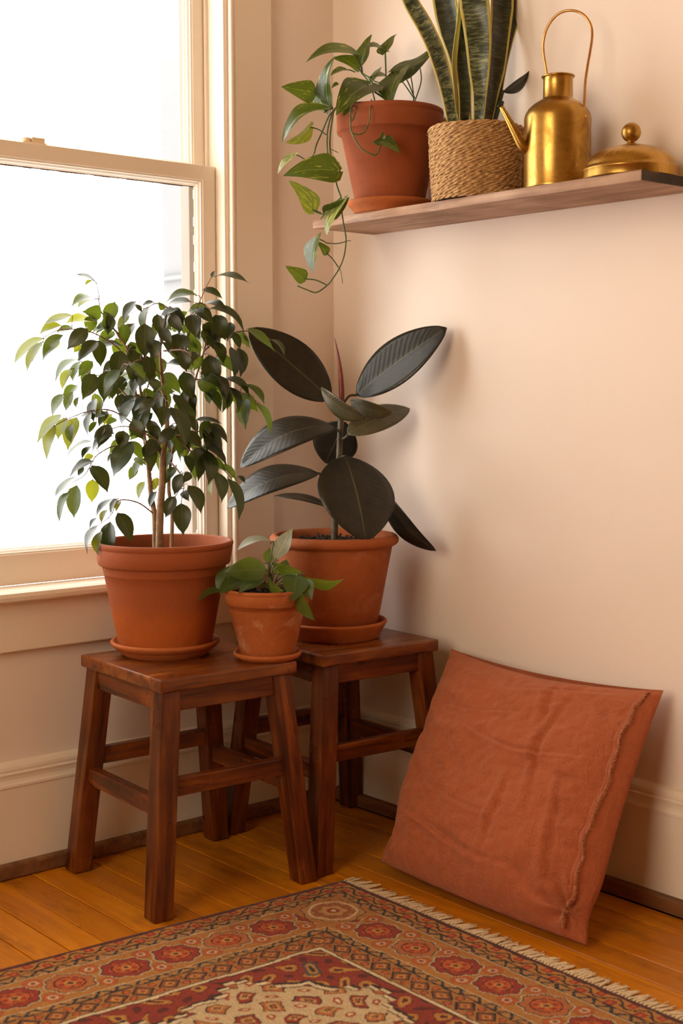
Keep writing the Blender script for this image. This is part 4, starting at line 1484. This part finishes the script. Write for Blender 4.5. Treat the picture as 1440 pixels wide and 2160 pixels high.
def cushion_pt(s, t, front):
    # outline: sides drawn in between dog-eared corners, bottom edge sagging out
    ear = math.exp(-(t / 0.07) ** 2)
    ps = s + 0.020 * math.sin(math.pi * t) * (1 - 2 * s) + (1 - s) ** 3 * (0.030 * math.exp(-((t - 0.14) / 0.10) ** 2) - 0.012 * ear) \
        - s ** 3 * 0.020 * math.exp(-((t - 0.10) / 0.08) ** 2)
    pt = t + (0.034 * math.sin(math.pi * s) ** 0.8 * (1 - 2 * t) if t > 0.5 else -0.012 * math.sin(math.pi * s) * (1 - 2 * t))
    p = BL * (1 - ps) * (1 - pt) + BR * ps * (1 - pt) + TL * (1 - ps) * pt + TR * ps * pt
    e = max(0.0, (1 - abs(2 * s - 1) ** 3.6)) ** 0.60 * max(0.0, (1 - abs(2 * t - 1) ** 3.6)) ** 0.60
    low = 1.0 + 0.45 * (0.5 - t)
    if front:
        h = 0.098 * e * low
        k = 0
        def ridge(c, w, a):                      # a fold: crest with a crease beside it
            return a * (math.exp(-(c / w) ** 2) - 1.15 * math.exp(-((c - 1.7 * w) / (0.8 * w)) ** 2))
        lim = lambda a, b_, x: math.sin(math.pi * min(1, max(0, (x - a) / (b_ - a))))
        k += ridge(s - 0.70 - 0.035 * math.sin(t * 7), 0.017, 0.0056) * lim(.32, .95, t)
        k += ridge(s - 0.82 + 0.14 * (t - .4), 0.015, 0.0050) * lim(.05, .60, t)
        k += ridge(s - 0.58 - 0.10 * (t - .3), 0.016, 0.0045) * lim(.15, .55, t)
        k += ridge(s - 0.62 + 0.16 * (t - .8), 0.020, 0.0050) * lim(.70, 1.0, t)
        k += ridge(t - 0.18 - 0.04 * math.sin(s * 6 + 1), 0.013, 0.0055) * lim(.0, .75, s)
        k += ridge(t - 0.33 - 0.02 * math.sin(s * 9), 0.010, 0.0035) * lim(.15, .65, s)
        k += ridge(t - 0.62 - 0.03 * math.sin(s * 8), 0.010, 0.0040) * lim(.25, .95, s)
        k += ridge(t - 0.74 + 0.03 * math.sin(s * 7), 0.009, 0.0032) * lim(.05, .6, s)
        k += ridge(t - 0.87 - 0.20 * (s - .5), 0.012, 0.0045) * lim(.40, .95, s)
        k += 0.012 * (vnoise(s * 6 + t * 2, t * 8, 1) - 0.5) + 0.0095 * (vnoise(s * 10 + t * 3, t * 18 + s * 4, 2) - 0.5) + 0.0052 * (vnoise(s * 30 + t * 9, t * 38 - s * 8, 3) - 0.5)
        dc = math.hypot(s - 0.96, t - 0.09)
        k += 0.016 * math.exp(-(dc / 0.11) ** 2) * math.sin(math.atan2(t - 0.09, s - 0.96) * 8)
        dc = math.hypot(s - 0.03, t - 0.04)
        k += 0.012 * math.exp(-(dc / 0.08) ** 2) * math.sin(math.atan2(t - 0.04, s - 0.03) * 7)
        h += k * min(1, e * 1.8)
        p = p + NF * h
        if t > 0.9: p = p - V((0, 0, 0.010)) * (t - 0.9) * 10 * math.exp(-((s - 0.5) / 0.4) ** 2)
    else:
        p = p - NF * (0.030 * e)
        if p.y > -0.0265: p.y = -0.0265
    if t < 0.5:
        p.z = max(p.z, 0.003 + 0.002 * e)
    return p


cush = thing('cushion', (0.79, -0.25, 0.0), 'large square rust linen cushion with a frayed side edge leaning against the right wall', 'cushion')
b = MB(); NS, NT = 190, 170
for front in (True, False):
    vs, fs, uv = [], [], []
    for i in range(NT + 1):
        for j in range(NS + 1):
            s, t = j / NS, i / NT
            vs.append(cushion_pt(s, t, front)); uv.append((s * 0.58, t * 0.5))
    for i in range(NT):
        for j in range(NS):
            q = i * (NS + 1) + j
            f = (q, q + 1, q + NS + 2, q + NS + 1)
            fs.append(f if front else f[::-1])
    b.add(vs, fs, uv)
import bmesh
me = b.mesh('cover', LINEN)
bm = bmesh.new(); bm.from_mesh(me); bmesh.ops.remove_doubles(bm, verts=bm.verts, dist=0.0004); bmesh.ops.recalc_face_normals(bm, faces=bm.faces); bm.to_mesh(me); bm.free()
me.shade_smooth()
link('cover', me, cush)
# frayed hem standing proud a little inside the right edge
b = MB(); hem = []
for i in range(121):
    t = 0.03 + 0.955 * i / 120
    s = 0.955 + 0.004 * math.sin(t * 13) + 0.0025 * math.sin(t * 47)
    if t < 0.12: s -= 0.035 * (1 - t / 0.12)
    hem.append((cushion_pt(s - 0.012, t, True) + NF * 0.0006, cushion_pt(s, t, True) + NF * (0.0050 + 0.0015 * math.sin(t * 40)), cushion_pt(min(1, s + 0.006), t, True) + NF * 0.001))
vs = [p for h in hem for p in h]
fs = []
for i in range(120):
    for k in range(2):
        q = i * 3 + k
        fs.append((q, q + 1, q + 4, q + 3))
b.add(vs, fs, [(0.5 + k * 0.01, i * 0.004) for i in range(121) for k in range(3)])
b.build('hem', LINEN, cush, solid=0.0012)
b = MB()
ed = (BR - BL).normalized()
up_ = (TL - BL).normalized()
for k in range(1500):
    i = rng.uniform(0, 119.9); i0 = int(i); f = i - i0
    p = hem[i0][1].lerp(hem[i0 + 1][1], f)
    d = ed * rng.uniform(0.3, 1.0) + NF * rng.uniform(-0.2, 0.7) + up_ * rng.uniform(-0.8, 0.5)
    d = d.normalized() * rng.uniform(0.004, 0.012)
    b.tube([p, p + d * 0.55 + up_ * rng.uniform(-.001, .001), p + d], [.00045, .0004, .0002], 4)
o = b.build('frayed_threads', THREAD, cush)
o['kind'] = 'stuff'

# ================================================================== RUG
RC = V((0.513, -0.411, 0))
EU = V((1.0, -0.004, 0)).normalized()
EV = V((-0.077, -1.0, 0)).normalized()
RW, RL = 1.26, 1.90
rug = thing('oriental_rug', RC, 'rust and gold oriental rug with bordered rosettes and a cream fringe on the floor', 'rug')
K = 0.0026
nu_, nv_ = int(RW / K), int(RL / K)
uu, vv = np.meshgrid((np.arange(nu_ + 1)) * K, (np.arange(nv_ + 1)) * K)
nr = np.random.RandomState(4)


def lin(h):
    c = np.array([int(h[i:i + 2], 16) for i in (0, 2, 4)]) / 255.0
    return np.where(c <= 0.04045, c / 12.92, ((c + 0.055) / 1.055) ** 2.4)


DRED, RED, ORANGE, GOLD, TAN, CREAM, INK, BLUE = (lin(h) for h in ('5a170c', '94290f', 'c05a1a', 'c08a3c', 'b0834a', 'dcc498', '221c1c', '45464c'))
cols = np.zeros((*uu.shape, 3)); cols[:] = TAN


def put(mask, c):
    cols[mask] = c


# hand-knotted wobble
wob = lambda f, a, sd: a * np.sin(f * uu + sd) * np.sin(f * 0.83 * vv + 1.3 * sd)
U2 = uu + wob(37, .0022, 1.0) + wob(91, .0012, 2.0)
V2 = vv + wob(33, .0022, 4.0) + wob(97, .0012, 5.0)
du, dv = np.minimum(U2, RW - U2), np.minimum(V2, RL - V2)
d = np.minimum(du, dv)
along = np.where(du < dv, V2, U2)                    # coordinate running along the nearer edge
half = np.where(du < dv, RL, RW) / 2
al = along - half                                    # symmetric about the side's middle
# guard border A
mA = (d >= .012) & (d < .050)
put(mA, lin('b5762f'))
x = d - .031
ph = 2 * np.pi * al / .062
vine = np.abs(x - .010 * np.sin(ph))
put(mA & (np.abs((al / .031) % 1 - .5) * .031 < .0085) & (np.abs(x + .009 * np.sign(np.sin(ph))) < .0085), RED)
put(mA & (np.hypot((((al / .031) % 1) - .5) * .031, x + .009 * np.sign(np.sin(ph))) < .0045), ORANGE)
put(mA & (vine < .0024), INK)
put(mA & (np.hypot((((al / .031 + .5) % 1) - .5) * .031, x - .004) < .0034), INK)
put(mA & ((d < .0150) | (d > .0475)), INK)


def chain(lo, hi):
    m = (d >= lo) & (d < hi)
    put(m, lin('b07c3c'))
    xx = (d - (lo + hi) / 2) / (hi - lo)
    cell = (al / .0200) % 1 - .5
    link_ = np.abs(xx * 0.8 - cell * 0.9 * np.sign(np.sin(2 * np.pi * al / .04)))
    put(m & (link_ < .17) & (np.abs(xx) < .38), INK)
    put(m & (np.hypot(cell * 1.2, xx) < .17), BLUE)
    put(m & (np.abs(xx) > .42), INK)


chain(.050, .070)
# main border with rosettes
mB = (d >= .070) & (d < .192)
put(mB, lin('b0742f'))
put(mB & ((d < .0728) | (d > .1892)), CREAM * .8)
x = d - .131
P_ = .1045
cell = (al / P_) % 1 - .5
ci = np.floor(al / P_)
ax_ = cell * P_
r = np.hypot(ax_ / 1.0, x / 0.92)
an = np.arctan2(x, ax_)
# vine scroll between the rosettes
sc = np.abs(x - .040 * np.sin(2 * np.pi * al / P_ + np.pi / 2))
put(mB & (sc < .0030), INK)
put(mB & (sc < .0016), CREAM)
r2 = np.hypot((((al / P_ + .5) % 1) - .5) * P_, np.abs(x) - .034)
put(mB & (r2 < .0185), lin('8a5a2a')); put(mB & (r2 < .0165), ORANGE * .9); put(mB & (r2 < .009), CREAM * .75); put(mB & (r2 < .0045), RED)
ro = .0425 + .0030 * np.cos(8 * an)
put(mB & (r < ro + .0042), CREAM * .75); put(mB & (r < ro + .0010), INK)
put(mB & (r < ro - .0012), np.array(RED) * 1.0)
alt = (ci % 3) == 0
put(mB & (r < ro - .0012) & alt, lin('b0662e'))
put(mB & (r < .028 + .003 * np.cos(6 * an + 1)), ORANGE)
put(mB & (np.abs(r - .026) < .0016), DRED)
put(mB & (r < .020) & (np.cos(5 * an) > .1), RED)
put(mB & (r < .0105), GOLD); put(mB & (r < .0050), DRED)
# corner rosettes
cor = mB & (du < .195) & (dv < .195)
rc = np.hypot(du - .131, dv - .131); ac = np.arctan2(dv - .131, du - .131)
put(cor, lin('b0742f')); put(cor & (rc < .060 + .004 * np.cos(8 * ac)), INK); put(cor & (rc < .058 + .004 * np.cos(8 * ac)), lin('b58048'))
put(cor & (rc < .040 + .006 * np.cos(8 * ac)), lin('9c5a2c')); put(cor & (np.abs(rc - .045) < .0022), CREAM); put(cor & (rc < .024 + .003 * np.cos(6 * ac)), lin('c09050')); put(cor & (rc < .012), RED); put(cor & (rc < .005), CREAM)
chain(.192, .210)
# guard border B
mC = (d >= .210) & (d < .262)
put(mC, lin('ac6f2e'))
x = d - .236
cell = (al / .052) % 1 - .5
lz = np.abs(x) / .019 + np.abs(cell * .052) / .021
put(mC & (np.abs(np.abs(lz - 1)) < .14), INK); put(mC & (lz < .86), lin('8f4a22')); put(mC & (lz < .55), GOLD); put(mC & (lz < .26), RED)
r3 = np.hypot((((al / .052 + .5) % 1) - .5) * .052, np.abs(x) - .013)
put(mC & (r3 < .0075), INK); put(mC & (r3 < .0055), ORANGE)
put(mC & ((d < .2125) | (d > .2592)), INK)
put((d >= .262) & (d < .270), CREAM); put((d >= .270) & (d < .2728), INK)
# field: stepped red spandrels with gold shapes, cream ground with small motifs
mF = d >= .2728
fu, fv = du - .2728, dv - .2728
step = lambda q, s: np.floor(q / s) * s
edge = np.minimum(fu, fv)
sp = step(fu, .014) * .55 + step(fv, .014) * .55
wq = np.floor((np.maximum(fu, fv)) / .022) * .022
wv_ = .055 + .026 * np.sin(2 * np.pi * wq / .30 + .6) + .012 * np.sin(2 * np.pi * wq / .11) + .035 * np.exp(-((fu - fv) / .08) ** 2)
inside = np.minimum(fu, fv) - wv_
put(mF, lin('8c2a12'))
gm = np.sin(2 * np.pi * fu / .083 + 1.2 * np.sin(2 * np.pi * fv / .11)) * np.sin(2 * np.pi * fv / .083 + 1.0 * np.sin(2 * np.pi * fu / .10))
put(mF & (gm > .30), lin('b5742c')); put(mF & (gm > .62), GOLD); put(mF & (np.abs(gm - .30) < .06), DRED); put(mF & (gm < -.75), DRED); put(mF & (gm > .86), DRED)
mo = mF & (inside > 0)
put(mo, lin('cbb084'))
fu = fu + .010 * np.sin(fv * 41) + .006 * np.sin(fv * 97 + fu * 60); fv = fv + .010 * np.sin(fu * 37 + 1)
gx, gy = (fu / .060) % 1 - .5, (fv / .060) % 1 - .5
dm = np.abs(gx) + np.abs(gy)
par = (np.floor(fu / .060) + np.floor(fv / .060)) % 2
put(mo & (dm < .40), INK); put(mo & (dm < .35), np.array(RED)); put(mo & (dm < .35) & (par > 0), lin('b5652a')); put(mo & (dm < .22), lin('c0985a')); put(mo & (dm < .12), INK); put(mo & (dm < .07), ORANGE)
gx2, gy2 = ((fu / .060 + .5) % 1) - .5, ((fv / .060 + .5) % 1) - .5
rr_ = np.hypot(gx2, gy2)
put(mo & (rr_ < .15), lin('a3481f')); put(mo & (rr_ < .07), CREAM)
put(mF & (np.abs(inside) < .0030), INK); put(mF & (inside > .003) & (inside < .011), CREAM); put(mF & (inside > .011) & (inside < .0135), INK)
bl = np.hypot(fu - .062, fv - .062)
put(mF & (bl < .020), BLUE); put(mF & (bl < .014), GOLD * .8); put(mF & (bl < .006), INK)
put(d < .012, DRED); put(d < .0035, lin('6f2416'))
cols *= (0.82 + 0.36 * nr.rand(*uu.shape))[..., None]
cols *= (0.93 + 0.14 * nr.rand(uu.shape[0], 1))[..., None]
zz = 0.0075 + 0.0006 * nr.rand(*uu.shape)
border = np.zeros_like(uu, bool); border[0, :] = border[-1, :] = border[:, 0] = border[:, -1] = True
zz[border] = 0.0005
inner = np.zeros_like(uu, bool); inner[1, :] = inner[-2, :] = inner[:, 1] = inner[:, -2] = True
zz[inner & ~border] = 0.0058
xyz = np.stack([uu * EU.x + vv * EV.x, uu * EU.y + vv * EV.y, zz], -1).reshape(-1, 3).astype(np.float32)
me = bpy.data.meshes.new('pile')
nV = xyz.shape[0]
ii = np.arange((nu_ + 1) * (nv_ + 1)).reshape(nv_ + 1, nu_ + 1)
quads = np.stack([ii[:-1, :-1], ii[1:, :-1], ii[1:, 1:], ii[:-1, 1:]], -1).reshape(-1, 4)
me.vertices.add(nV); me.vertices.foreach_set('co', xyz.ravel())
me.loops.add(quads.size); me.loops.foreach_set('vertex_index', quads.ravel().astype(np.int32))
me.polygons.add(len(quads)); me.polygons.foreach_set('loop_start', np.arange(0, quads.size, 4, dtype=np.int32))
me.update(calc_edges=True)
ca = me.color_attributes.new('knot', 'FLOAT_COLOR', 'POINT')
rgba = np.ones((nV, 4), np.float32); rgba[:, :3] = cols.reshape(-1, 3)
ca.data.foreach_set('color', rgba.ravel())
me.materials.append(RUG)
me.shade_smooth()
link('pile', me, rug, tuple(RC))
# fringe: knotted tassels along the short end
tas = []
for k in range(8):
    g = random.Random(100 + k)
    b = MB()
    lean = g.uniform(-.006, .006)
    for s_ in range(4):
        L = g.uniform(.030, .046)
        x0 = (s_ - 1.5) * .0013
        pts = [(x0 * .5, -.004, .0052), (x0 * .5, .003, .0050), (x0 + lean * .4 + g.uniform(-.001, .001), L * .55, .0034), (x0 * 1.8 + lean + g.uniform(-.003, .003), L, .0018)]
        b.tube([V(p) for p in smooth_path(pts, 3)], [.0016] * 7 + [.0014, .0012, .0009], 5)
    b.tube([(0, .001, .005), (0, .004, .005), (0, .007, .0045)], [.0016, .0030, .0016], 6)
    tas.append(b.mesh('tassel', FRINGE))
ntas = 160
for k in range(ntas):
    o = bpy.data.objects.new('tassel', tas[rng.randrange(8)])
    COL.objects.link(o); o.parent = rug
    p = EU * (RW * (k + .5) / ntas)
    o.location = (p.x + rng.uniform(-.001, .001), p.y, 0)
    o.rotation_euler = (0, 0, rng.uniform(-.22, .22))
    o.scale = (1, rng.uniform(.85, 1.15), 1)
